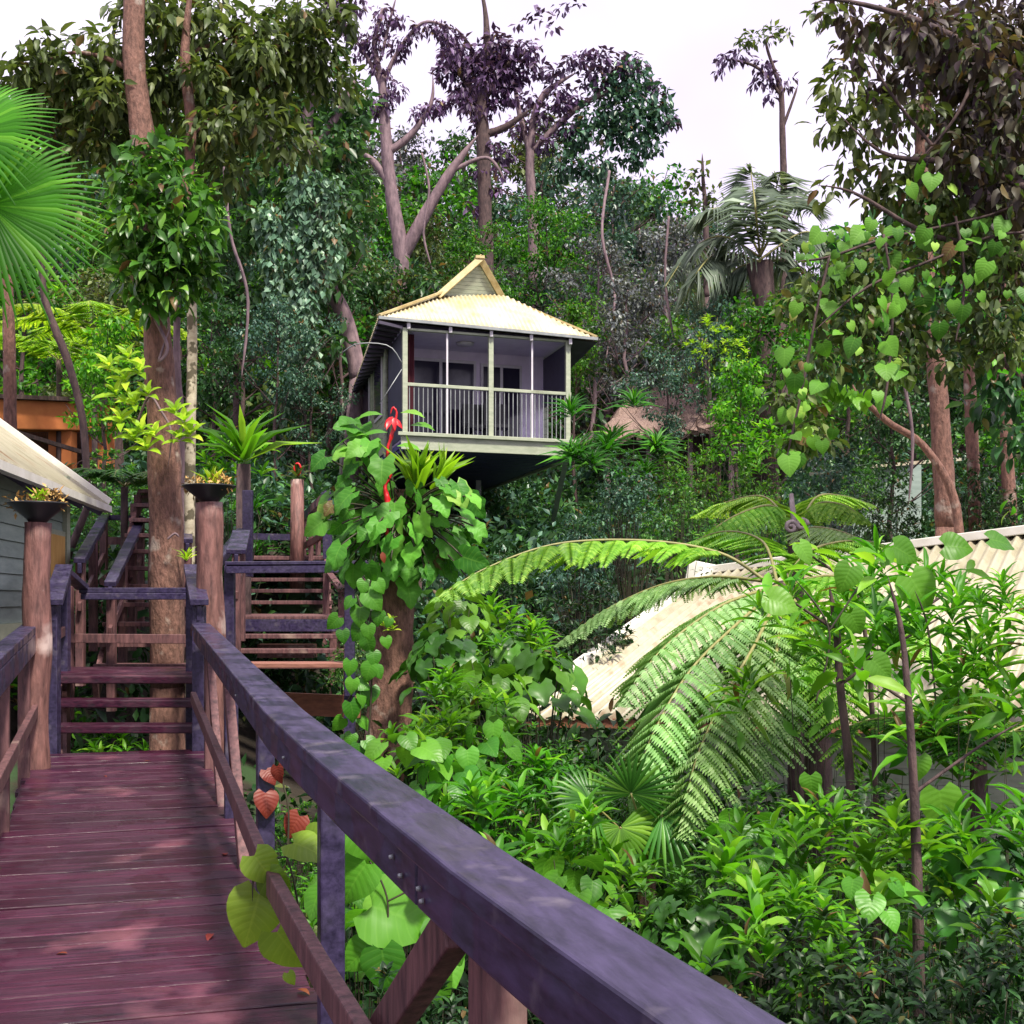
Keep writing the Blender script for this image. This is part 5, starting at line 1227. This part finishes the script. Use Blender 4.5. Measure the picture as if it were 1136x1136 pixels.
# overhanging canopy, near, top right
t = special('overhanging_tree', (1215, 9.0), 'near tree whose dark maroon canopy overhangs the top right corner',
  [[(1215,600,9,26),(1205,400,9,24),(1190,250,9,22),(1170,100,9,18),(1150,-40,9,14)], [(1190,250,9,8),(1120,200,8.8,5),(1050,180,8.7,3.5),(980,170,8.6,2.4),(925,120,8.6,1.2)], [(1175,120,9,8),(1090,60,8.8,5),(1010,20,8.7,3.5),(930,0,8.7,2),(900,5,8.7,1)],
   [(1200,330,9,6),(1120,280,8.8,4),(1030,260,8.6,3),(950,215,8.6,2),(905,205,8.6,1)], [(1050,180,8.7,2.4),(1000,120,8.7,1.8),(960,60,8.7,1.2)], [(1090,60,8.8,2.4),(1060,130,8.7,1.8),(1000,200,8.7,1.2)]], 'barkd',
  [('canopy', 'maroon', [(1125,50,9,55),(1110,120,9,50),(1130,180,9,50),(1060,30,9,48),(1080,90,9,45),(1000,25,9,36),(1010,80,9,26),(1130,250,9,45),(955,30,9,26),(1050,150,9,26),(1095,200,9,40),(1020,180,9,16),(975,95,9,22),(1100,30,9.3,50),(1060,70,9.3,45),(1120,230,9.3,50),(1080,240,9.2,36),(1125,290,9.2,40),(1085,140,9.3,44),(930,15,9,20),(1030,50,9.2,36),(1110,150,8.4,46),(1060,180,8.4,34),(1080,50,8.4,44),(1020,30,8.4,34),(1125,100,8.4,44),(1120,215,8.4,40)], dict(L=.115, n=80, tm=T_M, W_=.05, droop=.9, flat=.9)),
   ('outer_foliage', 'olive', [(930,100,8.8,28),(925,140,8.8,24),(955,150,8.8,24),(970,120,8.8,26),(985,195,8.8,30),(940,190,8.8,20),(1000,215,8.8,28),(1045,210,8.8,30),(1025,120,8.8,20),(915,212,8.8,14),(905,20,8.8,10),(915,8,8.8,14),(1060,240,8.8,26),(965,222,8.8,18),(1000,150,8.8,12)], dict(L=.105, n=75, tm=T_M, W_=.045, droop=.9, flat=.9))])
rs = np.random.RandomState(31)
special('dark_leaved_tree', (1165, 11), 'dark leafy tree filling the right edge beneath the overhanging canopy',
  [[(1175,600,11,14),(1160,450,11,13),(1150,330,11,11),(1135,230,11,8),(1120,150,11,5)], [(1150,330,11,6),(1080,290,11,4),(1000,270,11,3),(930,290,11,1.5)], [(1160,450,11,6),(1100,390,11,4),(1030,370,11,2)]], 'barkd',
  [('crown', 'dark', [(1120,260,11,50),(1070,300,11,44),(1020,260,11,40),(980,300,11,40),(940,280,11,34),(1125,340,11,46),(1070,360,11,40),(1010,330,11,40),(960,350,11,36),(925,330,11,30),(1120,420,11,40),(1130,490,11,34),(1000,230,11,34),(1060,230,11,40),(1125,190,11,44),(915,400,11,26),(950,400,11,26),(1100,450,11.4,34)], dict(L=.15, n=70, tm=T_M, W_=.06, droop=.7)),
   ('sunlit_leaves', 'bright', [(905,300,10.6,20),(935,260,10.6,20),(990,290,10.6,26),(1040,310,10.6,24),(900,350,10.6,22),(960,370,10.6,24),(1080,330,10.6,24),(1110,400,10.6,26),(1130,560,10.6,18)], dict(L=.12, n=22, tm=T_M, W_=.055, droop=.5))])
# heart-leaved vine hanging in the upper right
t = thing('climbing_vine', P(1000, 330, 8.4), 'heart-leaved vine hanging across the upper right above the cabin roof', 'vine')
g = G()
for pl in ([(1190,180),(1120,230),(1050,250),(980,265),(920,285),(880,290)], [(1190,260),(1110,260),(1030,290),(960,320),(900,370)], [(980,260),(990,330),(985,420),(975,470)], [(1060,240),(1070,310),(1060,380)], [(920,285),(905,350),(890,430),(870,520)]):
    limb(g, [(a, b, 8.4, 1.6) for a, b in pl], 24, 5)
g.build('stems', 'barkd', t); g = G(); O = []
for (x, y, r, n_) in ((1060,255,50,60),(980,285,55,70),(920,300,40,44),(890,330,30,26),(950,350,50,50),(1010,340,50,48),(900,400,34,34),(870,440,32,30),(900,470,30,30),(985,400,34,24),(1100,270,40,44),(1080,330,40,20),(880,490,26,24),(1120,300,36,26),(915,265,26,20),(1040,200,34,20),(990,440,26,12)):
    for q in range(int(n_*.34)):
        a = rs.rand()*6.28; d = r*math.sqrt(rs.rand()); O.append(P(x+d*math.cos(a), y+d*math.sin(a)*.8, 8.4+rs.normal()*.25))
O = np.array(O); n_ = len(O); L_ = .05+.08*rs.rand(n_)**1.8
g.leaf(T_H1, O, rs.normal(size=(n_, 3))*.35+A(-.1, -.25, -.8), A(0, -1, .55)+rs.normal(size=(n_, 3))*.4, L_, L_*.88); g.build('leaves', 'philo', t)
g = G(); blobs(g, [(x, y, 8.7, r) for x, y, r in ((1050,270,50),(980,300,50),(920,310,40),(890,340,34),(950,350,50),(1010,360,48),(905,400,34),(875,440,30),(900,480,34),(985,410,40),(1110,290,50),(1090,350,50),(880,490,26),(1040,215,40),(1120,380,44),(1060,400,30))], L=.085, n=60, tm=T_M, W_=.04, droop=.7); g.build('small_leaves', 'olive', t)
# feather palm
pc = P(843, 292, 29.); t = thing('feather_palm', on_ground(843, 29, 0), 'grey-green feather palm with long drooping fronds at the right treeline', 'palm')
g = G(); g.tube([on_ground(846, 29, -.2), P(849, 340, 29), pc], [.28, .22, .30], 10, .06); g.build('trunk', 'barkd', t)
rs = np.random.RandomState(5)
for pts in ([(843,285),(800,262),(765,280),(738,318)], [(843,282),(815,235),(790,232),(770,245)], [(843,282),(838,230),(835,205),(832,185)], [(843,285),(870,235),(885,225),(905,235)], [(843,288),(890,258),(915,270),(935,300)], [(843,290),(800,280),(775,300),(755,345)], [(843,290),(880,290),(900,320),(905,355)], [(843,285),(855,235),(862,205),(866,190)], [(843,290),(815,300),(800,330),(795,360)]):
    feather_frond(t, [P(a, b, 29+rs.normal()*.5) for a, b in pts], 1.0, 'palmg', 60, .8 if pts[2][1] > 240 else .25, .045, .03)
# fan palm, near left
t = thing('fan_palm', A(-3.6, 6.1, -.6), 'bright green fan palm leaves hanging in at the upper left edge', 'palm')
g = G(); g.tube([A(-3.7, 6.1, -1.9), A(-3.65, 6.2, 1.2), P(-95, 300, 6.1)], [.10, .09, .08], 10, .06); g.build('trunk', 'bark', t)
for (a, b, ax, ay, R_, nx) in ((-12, 228, .85, -.50, .56, -.35), (-45, 150, .9, .1, .50, 0.1), (-75, 250, .3, -.9, .5, 0)):
    c = P(a, b, 6.0); g = G(); g.tube(bez([P(-95, 300, 6.1), P(-70, 240, 6.05), c], 10), .012, 6); g.build('petiole', 'stalk', t)
    fan_leaf(t, c, A(ax, -.15, ay), A(nx, -1, .55), R_, 'palm', 54, 4.4, .20, split=.55, rise=.05)
# small fan palm in the middle garden
t = thing('fan_palm', on_ground(700, 6.9), 'small dark green fan palm below the pale fern fronds', 'palm')
hub = P(690, 925, 6.8)
g = G(); g.tube([on_ground(705, 6.9, -.1), P(720, 960, 6.9)], [.05, .04], 8); g.build('trunk', 'bark', t)
for (a, b, ax, az, R_) in ((688,918,.25,-.95,.33),(735,905,.9,.2,.3),(655,890,-.8,.3,.26),(700,880,.2,1,.28)):
    c = P(a, b, 6.7); g = G(); g.tube(bez([P(720, 960, 6.9), (P(720, 960, 6.9)+c)/2+A(0, 0, .05), c], 8), .006, 5); g.build('petiole', 'stalk', t)
    fan_leaf(t, c, A(ax, -.35, az), A(.1, -1, .7), R_, 'palm' if b > 910 else 'gloss', 24, 4.2, .25, w=.011, split=.35)
# tall strap leaf beside it
t = thing('banana_plant', on_ground(735, 7.2), 'broad dark strap leaf leaning below the tree fern fronds', 'plant')
g = G(); q = spline([P(700, 880, 7.1), P(720, 915, 7.0), P(748, 960, 6.9), P(762, 990, 6.9)], 14); V = []
for i in range(14):
    w_ = .085*math.sin(math.pi*(i+.4)/14.2)**.6; tt_ = unit(q[min(i+1, 13)]-q[max(i-1, 0)]); sdv = unit(np.cross(tt_, A(0, -1, .4))); V += [q[i]-sdv*w_-A(0, .02, 0), q[i], q[i]+sdv*w_-A(0, .02, 0)]
g.faces(V, [f for i in range(13) for f in ((3*i, 3*i+1, 3*i+4, 3*i+3), (3*i+1, 3*i+2, 3*i+5, 3*i+4))], True); g.tube([on_ground(745, 7.2, -.1), q[-1]], [.03, .015], 7); g.build('leaf', 'gloss', t)

# ---- the big tree fern
rs = np.random.RandomState(21)
fc = P(868, 648, 8.2); t = thing('tree_fern', on_ground(900, 8.4), 'big tree fern with long fronds spreading over the corrugated roof', 'tree fern')
g = G(); g.tube([on_ground(915, 8.5, -.2), P(905, 800, 8.4), P(880, 700, 8.3), fc], [.11, .09, .085, .07], 12, .14); g.build('trunk', 'barkd', t)
def ff(pts, pinL, mat, **kw): fern_frond(t, [P(a, b, c) for a, b, c in pts], pinL, mat, **kw)
ff([(850,645,8.2),(800,614,8.25),(720,600,8.2),(620,603,8.0),(540,630,7.8),(484,664,7.6)], .44, 'fern', np_=16, droop=.5, pl=.10, fwd=.62, dens=2.3, start=.20)
ff([(850,645,8.2),(790,640,8.6),(730,650,8.8),(670,678,8.9),(620,715,8.9)], .26, 'fernp', np_=24, droop=.7, pl=.065, dens=1.5)
ff([(862,655,8.1),(820,690,7.6),(765,745,7.2),(722,820,6.9),(705,880,6.8)], .43, 'fernp', np_=24, droop=.75, pl=.07, dens=1.5)
ff([(865,655,8.1),(840,710,7.4),(800,780,7.0),(770,850,6.7),(755,925,6.6)], .43, 'fernp', np_=24, droop=.65, pl=.07, dens=1.5)
ff([(868,655,8.1),(862,720,7.4),(845,800,7.0),(835,860,6.8)], .38, 'fernp', np_=22, droop=.6, pl=.07, dens=1.5)
ff([(862,650,8.1),(800,672,7.8),(735,720,7.5),(690,780,7.3)], .38, 'fernp', np_=22, droop=.6, pl=.07, dens=1.5)
ff([(872,655,8.1),(905,700,7.5),(935,780,7.0),(950,860,6.8)], .32, 'fern', np_=24, droop=.6, pl=.07, dens=1.5)
ff([(872,650,8.2),(930,640,8.0),(1000,680,7.8),(1060,760,7.6)], .32, 'fern', np_=24, droop=.6, pl=.07, dens=1.5)
ff([(870,648,8.2),(900,610,8.8),(960,600,9.4),(1020,620,9.8)], .28, 'fern', np_=22, droop=.5, pl=.07, dens=1.5)
ff([(862,645,8.2),(845,600,8.8),(800,590,9.4),(750,610,9.8)], .26, 'fern', np_=22, droop=.5, pl=.07, dens=1.5)
# second fern behind the ridge
fc2 = P(882, 592, 10.6); t = thing('tree_fern', on_ground(882, 10.6), 'smaller tree fern with two level fronds rising behind the roof ridge', 'tree fern')
g = G(); g.tube([on_ground(885, 10.6, -.2), P(884, 700, 10.6), fc2], [.09, .075, .06], 10, .12); g.build('trunk', 'barkd', t)
ff([(880,590,10.6),(858,562,10.6),(825,568,10.4),(795,585,10.2),(778,605,10.1)], .30, 'fern', np_=22, droop=.8, pl=.075, dens=1.5)
ff([(880,590,10.6),(850,552,11.2),(810,556,11.6),(770,572,11.9)], .28, 'fern', np_=22, droop=.6, pl=.075, dens=1.5)
ff([(886,588,10.6),(905,560,10.6),(935,560,10.4),(962,578,10.2)], .28, 'fern', np_=20, droop=.8, pl=.075, dens=1.5)
ff([(886,588,10.6),(905,552,11.2),(935,550,11.6),(968,560,11.9)], .26, 'fern', np_=20, droop=.6, pl=.075, dens=1.5)
ff([(884,592,10.5),(905,585,9.8),(940,592,9.4),(970,612,9.2)], .24, 'fernp', np_=20, droop=.6, pl=.07, dens=1.5)
g = G()
for (x, y, r) in ((878,585,9),(890,582,8),(884,600,9),(893,596,7)):
    an = np.linspace(0, 9, 30); g.tube(P(x, y, 10.3)+np.stack([np.cos(an)*r*.006*(1-an/11), an*0+.01*np.sin(an), np.sin(an)*r*.006*(1-an/11)], 1), .016, 6, .1)
g.tube([P(882, 592, 10.4), P(878, 548, 10.5)], [.03, .018], 7, .1)
g.build('crozier', 'bronze', t)
# ferns under and beside
def ground_fern(px, py, Y, L, lb, mat='fern', n_=9, name='fern'):
    c = P(px, py, Y); b = on_ground(px, Y); t = thing(name, b, lb, 'fern')
    g = G(); g.tube([b, c], [.05, .04], 8, .1); g.build('trunk', 'barkd', t)
    for i in range(n_):
        az = i*6.283/n_+rs.rand()*.4; fern_frond(t, frond_path(c, az, .55+.25*rs.rand(), L*(.85+.3*rs.rand()), .55), L*.24, mat, np_=16, droop=.4, pl=L*.045, r0=.008)
ground_fern(1085, 840, 6.4, 1.0, 'dark fern spreading under the roof edge at the right', 'mid')
ground_fern(105, 372, 21, 2.0, 'lime green tree fern crown beside the terracotta building', 'lime', 8, 'tree_fern')
ground_fern(65, 400, 23, 1.8, 'lime tree fern crown above the terracotta roof', 'lime', 7, 'tree_fern')
ground_fern(138, 540, 15.5, .9, 'pale-leaved fern at the end of the green cabin roof', 'gloss', 8)

# ---- dark thin stems in the foreground
for (pts, lb) in (([(948,930,6.2,5),(940,830,6.2,5),(932,760,6.2,4.5),(928,700,6.2,4),(920,650,6.2,3)], 'dark thin trunk standing before the cabin wall right of the tree fern'),
                  ([(1020,1150,4.6,7),(1018,1000,4.6,6),(1014,880,4.6,5),(1008,780,4.6,4),(1000,700,4.6,3),(985,640,4.6,2)], 'thin dark stem rising from the bottom of the picture at the right'),
                  ([(972,905,6.6,3),(968,800,6.6,3),(962,720,6.6,2.5),(950,650,6.6,2)], 'slim stem beside the dark thin trunk')):
    special('sapling', (pts[0][0], pts[0][2]), lb, [pts, [(pts[2][0], pts[2][1], pts[2][2], 2.2), (pts[2][0]+70, pts[2][1]-50, pts[2][2], 1.6), (pts[2][0]+120, pts[2][1]-80, pts[2][2], 1)], [(pts[3][0], pts[3][1], pts[3][2], 2.), (pts[3][0]-60, pts[3][1]-40, pts[3][2], 1.2)]], 'barkd',
            [('leaves', 'bright', [(pts[-1][0], pts[-1][1], pts[-1][2], 34), (pts[2][0]+110, pts[2][1]-76, pts[2][2], 30), (pts[3][0]-60, pts[3][1]-40, pts[3][2], 26)], dict(L=.15, n=34, tm=T_M, W_=.045, droop=.2))], 'sapling')
# single big heart leaves catching light
def heart_vine(name, label, stems, leaves, Y, mat='heart', tm=T_H, wf=.86, sm='stem', cat='vine', nsc=.3):
    t = thing(name, P(stems[0][0][0], stems[0][0][1], Y), label, cat); g = G()
    for s2 in stems: limb(g, [(a, b, Y+.03, 1.2) for a, b in s2], 18, 5)
    g.build('stems', sm, t); g = G()
    for (x, y, l, ang) in leaves:
        x += rs.normal()*2.5; l *= rs.uniform(.65, 1.05); a = math.radians(ang+rs.normal()*14); d = A(math.sin(a), -.22+rs.normal()*.12, -math.cos(a)); L_ = l*Y/F
        nn = A(0, -1, .45)+rs.normal(size=3)*nsc; o = P(x, y, Y+rs.normal()*.04)-unit(d)*L_*.4
        g.leaf(tm, [o], d, nn, L_, L_*wf)
    g.build('leaves', mat, t); return t
heart_vine('heart_leaved_vine', 'vine with large yellow-green heart leaves poking through the right railing', [[(335,1060),(330,1000),(318,950),(300,920)], [(318,950),(285,960),(280,1000)], [(330,1000),(325,1030)]],
  [(292,962,40,60),(280,1016,62,-10),(323,1052,54,15),(352,1048,44,40),(305,985,50,20),(340,940,44,70),(358,930,40,110),(318,1085,16,0)], 4.2, 'heartl')
heart_vine('heart_leaved_vine', 'large pale green leaves hanging just behind the right railing post', [[(420,1090),(430,1000),(400,940)], [(430,1000),(470,980)]],
  [(396,975,66,-20),(440,1015,76,60),(405,930,50,40),(470,975,50,100),(430,1075,60,10),(480,1085,66,30),(500,1040,56,60),(400,1060,46,-30)], 4.0, 'heart')
heart_vine('heart_leaved_vine', 'orange and red withered leaves on a stem beside the right railing', [[(318,960),(320,900),(312,860),(306,820)]],
  [(300,890,34,10),(326,915,34,-15),(312,858,22,20),(294,860,18,30)], 5.6, 'orange')
heart_vine('heart_leaved_vine', 'trail of small heart-shaped leaves climbing the left side of the stump', [[(405,850),(410,800),(412,740),(405,690),(412,640),(420,600)], [(412,740),(390,770),(376,800)], [(405,690),(396,660)]],
  [(376,803,22,-5),(387,788,24,10),(404,802,20,20),(402,776,18,30),(417,770,20,0),(392,760,20,-10),(410,745,20,-20),(388,740,20,25),(414,730,18,10),(404,715,22,20),(395,700,22,-20),(412,700,18,10),(398,682,22,0),(408,665,24,30),(418,685,20,15),(402,650,18,-15),(414,634,22,5),(398,832,22,0),(410,826,18,30),(384,820,18,-20),(400,760,18,60),(420,650,20,50),(372,690,22,-40),(380,705,18,10),(390,668,18,-30),(424,712,18,0),(420,745,16,20),(432,690,16,20)], 9.8, 'heart')
heart_vine('big_leaved_climber', 'broad heart leaves catching the light before the right side of the corrugated roof', [[(905,780),(920,700),(880,640)], [(1040,800),(1030,700),(1015,655)], [(920,700),(960,640)]],
  [(1018,655,56,20),(865,668,34,70),(895,612,36,40),(1062,606,46,85),(1108,600,44,80),(1020,850,40,0),(975,740,34,70),(1045,895,44,20),(902,870,36,0),(950,690,30,20),(1000,612,36,60),(940,640,30,-40)], 5.6, 'heart')

# ---- epiphyte-covered stump
t = thing('epiphyte_covered_stump', on_ground(430, 10.4), 'leaning brown tree stump right of the staircase, its top hidden by leafy epiphytes', 'tree stump')
g = G(); b = on_ground(424, 10.4, -.2)
g.tube(np.concatenate([[b], spline([P(429, 826, 10.4), P(434, 760, 10.4), P(438, 690, 10.4), P(443, 640, 10.4), P(449, 590, 10.4), P(453, 545, 10.4)], 22)]), np.concatenate([[.22], np.interp(np.linspace(0, 1, 22), [0, .25, .5, .75, 1], [.195, .165, .140, .155, .17])]), 18, .07)
g.build('trunk', 'bark', t)
t = thing('cut_leaved_philodendron', P(445, 600, 10.1), 'climbing philodendron with big glossy lobed leaves around the stump top', 'plant')
rs = np.random.RandomState(77)
g = G(); g2 = G(); cen = P(446, 580, 10.35); O = []; D = []; Ls = []
spots = [(372,560),(385,548),(362,585),(390,575),(405,590),(382,605),(410,615),(400,560),(420,600),(435,625),(395,520),(410,505),(380,500),(400,485),(425,540),(470,610),(480,585),(500,600),(515,575),(505,560),(490,560),(525,590),(465,580),(480,625),(500,620),(455,600),(392,635),(375,620),(455,550),(440,565),(420,570),(515,605),(495,635),(470,640),(365,570),(380,585),(430,520),(505,545),(520,560),(460,625),(435,600),(485,545),(470,560),(400,600),(392,545),(415,640),(510,625),(450,640),(410,530),(395,505)]
for (x, y) in spots+[(x+rs.normal()*9, y+rs.normal()*9) for x, y in spots]:
    Yd = 10.0+rs.uniform(-.25, .3); e = P(x+rs.normal()*3, y-8+rs.normal()*3, Yd)
    g.tube(bez([cen+rs.normal(size=3)*.05, (cen+e)/2+A(0, -.05, .12), e], 8), .007, 5)
    o = unit(A((x-446)*.010, -.35, -.62)+rs.normal(size=3)*.2); O.append(e); D.append(o); Ls.append(.165*rs.uniform(.6, 1.3))
Ls = np.array(Ls); O = np.array(O)
g2.leaf(T_C, O, np.array(D), A(0, -.6, .75)+rs.normal(size=(len(O), 3))*.45, Ls, Ls*.8)
g.build('stems', 'stem', t); g2.build('leaves', 'philo', t)
g = G(); cloud(g, [P(400,600,10.3), P(440,590,10.5), P(500,595,10.3), P(480,620,10.3), P(415,540,10.4), P(450,570,10.3)], .20, 46, .15, .07, T_M); g.build('inner_leaves', 'gloss', t)
t = thing('birds_nest_fern', P(462, 548, 10.2), 'yellow-green bird nest fern rosette standing on top of the stump', 'fern')
g = G(); whorls(g, [P(462, 550, 10.15)], A(.10, -.15, 1), 20, .48, .075, T_L, .50, .75); whorls(g, [P(478, 545, 10.1)], A(.5, -.1, .9), 12, .45, .055, T_L, .4, .9); g.build('leaves', 'lime', t)
t = thing('ground_orchid', P(432, 470, 10.2), 'upright leafy spray with pale round leaves above the left of the stump', 'plant')
g = G(); limb(g, [(436,560,10.2,2),(434,520,10.2,2),(433,480,10.2,1.6),(436,462,10.2,1.2)], 14, 6); g.build('stems', 'stem', t)
g = G(); OO = [P(x, y, 10.15) for x, y in ((425,460),(444,458),(412,482),(455,472),(440,495),(418,500),(446,512),(405,495),(430,480),(400,470))]
g.leaf(T_M, OO, A(0, -.4, -.1)+np.array([unit(P(x, 0, 1)-P(434, 0, 1))*A(1, 0, 0) for x in (425,444,412,455,440,418,446,405,430,400)]), A(0, -.5, 1), .21, .10); g.build('leaves', 'heart', t)
t = thing('red_bract_spike', P(433, 560, 10.05), 'hanging bright red flower spike with a looped tip at the left of the stump top', 'flower')
g = G(); limb(g, [(430,600,10.0,1.6),(428,570,9.98,3),(430,555,9.98,3.4),(427,540,9.98,2),(432,525,10,3.2),(430,500,10,1.6),(434,485,10,2.2),(438,470,10,1.4),(440,458,10,1.1),(436,452,10,1.1),(433,460,10,1.1)], 60, 8, .3); g.build('spike', 'red', t)
g = G(); g.leaf(T_M, [P(436, 462, 9.98), P(436, 464, 9.98), P(437, 463, 9.98), P(434, 466, 9.97)], np.array([A(-.6, -.1, -.7), A(.6, -.1, -.6), A(.1, -.3, -.9), A(-.2, -.5, -.5)]), A(0, -1, .6), .11, .04); g.build('bracts', 'red', t)
for (x, y, lb, l) in ((424, 612, 'small red leaf hanging in the philodendron below the red spike', .09),):
    g = G(); g.leaf(T_M, [P(x, y, 9.75)], A(.2, -.1, -1), A(0, -1, .4), l, l*.5); tag(g.build('red_leaf', 'orange', origin=P(x, y, 9.75)), lb, 'leaf')
t = thing('small_climber', P(432, 645, 10.1), 'tuft of small yellow-green curled leaves halfway up the stump', 'plant')
g = G(); whorls(g, [P(427, 695, 10.1), P(434, 690, 10.1), P(436, 700, 10.1)], A(0, -.4, 1), 7, .08, .03, T_M); g.build('leaves', 'lime', t)
# strap-leaved plant on tree, behind right bowl
t = thing('birds_nest_fern', P(270, 510, 18), 'bright bird nest fern with spreading strap leaves behind the right bowl', 'fern')
g = G(); whorls(g, [P(270, 515, 18)], A(0, 0, 1), 22, 1.0, .14, T_L, 1.0, .5); g.build('leaves', 'bright', t)
g = G(); g.tube([on_ground(270, 18, -.1), P(270, 515, 18)], [.12, .10], 9, .06); g.build('trunk', 'barkd', t)
t = thing('small_epiphyte', P(206, 625, 12.9), 'small yellow-green tuft growing left of the right log post', 'plant')
g = G(); whorls(g, [P(207, 622, 12.4)], A(0, 0, 1), 14, .17, .025, T_L, .9, .5); g.build('leaves', 'lime', t)

# lianas
for (lb, pts) in (('thin liana hanging in front of the forest right of the hut roof', [(676,190,33,1.6),(668,260,32,1.6),(682,330,32,1.6),(672,400,31,1.4)]),
                  ('looping liana between the vine-covered trunk and the dark vine-hung tree', [(248,180,20,1.8),(256,260,20,1.8),(275,330,20,1.8),(268,420,20,1.6)]),
                  ('liana trailing down beside the bare branching tree', [(468,170,34,1.4),(476,210,34,1.4),(470,260,34,1.4),(480,300,34,1.2)]),
                  ('long liana hanging before the reddish trunks at the right', [(1005,300,13,2),(1000,400,13,2),(1012,480,13,2),(1008,560,13,1.6)]),
                  ('fine liana hanging left of the feather palm', [(742,240,30,1.4),(738,310,30,1.4),(748,380,30,1.4)])):
    g = G(); limb(g, pts, 30, 5, .15); tag(g.build('liana', 'barkp', origin=P(*pts[0][:3])), lb, 'liana')

# ============================================================= SKY, SUN, CAMERA
SUN_EL, SUN_AZ = math.radians(58), math.radians(150)
w = bpy.data.worlds.new('World'); SC.world = w; w.use_nodes = True; nt = w.node_tree; nt.nodes.clear(); L = nt.links
out = N(nt, 'ShaderNodeOutputWorld'); bg = N(nt, 'ShaderNodeBackground'); bg.inputs['Strength'].default_value = .13
sky = N(nt, 'ShaderNodeTexSky'); sky.sky_type = 'NISHITA'; sky.sun_disc = False; sky.sun_elevation = SUN_EL; sky.sun_rotation = SUN_AZ
tc = N(nt, 'ShaderNodeTexCoord'); nz = N(nt, 'ShaderNodeTexNoise'); nz.inputs['Scale'].default_value = 2.2; nz.inputs['Detail'].default_value = 5
L.new(tc.outputs['Generated'], nz.inputs['Vector'])
cl = ramp(nt, [(.35, (.66, .55, .78)), (.68, (1.0, .90, 1.05))], nz.outputs['Fac'])
sc = N(nt, 'ShaderNodeVectorMath'); sc.operation = 'SCALE'; sc.inputs['Scale'].default_value = 6.6; L.new(cl, sc.inputs[0])
mx = N(nt, 'ShaderNodeMix'); mx.data_type = 'RGBA'; mx.inputs['Factor'].default_value = .88
L.new(sky.outputs[0], mx.inputs['A']); L.new(sc.outputs[0], mx.inputs['B']); L.new(mx.outputs['Result'], bg.inputs['Color']); L.new(bg.outputs[0], out.inputs[0])
ld = bpy.data.lights.new('sun', 'SUN'); ld.energy = 4.3; ld.angle = math.radians(8); ld.color = (1, .94, .80)
lo = bpy.data.objects.new('sun', ld); COL.objects.link(lo)
sdir = Vector((math.sin(SUN_AZ)*math.cos(SUN_EL), math.cos(SUN_AZ)*math.cos(SUN_EL), math.sin(SUN_EL)))
lo.rotation_euler = sdir.to_track_quat('Z', 'Y').to_euler(); lo.location = sdir*40
cam = bpy.data.cameras.new('camera'); co = bpy.data.objects.new('camera', cam); COL.objects.link(co)
co.location = (0, 0, CH); co.rotation_euler = (math.radians(90), 0, 0)
cam.sensor_width = 36; cam.lens = 36*F/1136; cam.shift_y = (HOR-568)/1136; cam.clip_end = 1500; cam.clip_start = .05
SC.camera = co
SC.render.resolution_x = 1024; SC.render.resolution_y = 1024
SC.view_settings.view_transform = 'Standard'; SC.view_settings.look = 'None'; SC.view_settings.gamma = 1; SC.view_settings.exposure = .85
SC.cycles.max_bounces = 4; SC.cycles.diffuse_bounces = 2; SC.cycles.glossy_bounces = 2; SC.cycles.transmission_bounces = 2; SC.cycles.sample_clamp_indirect = 6
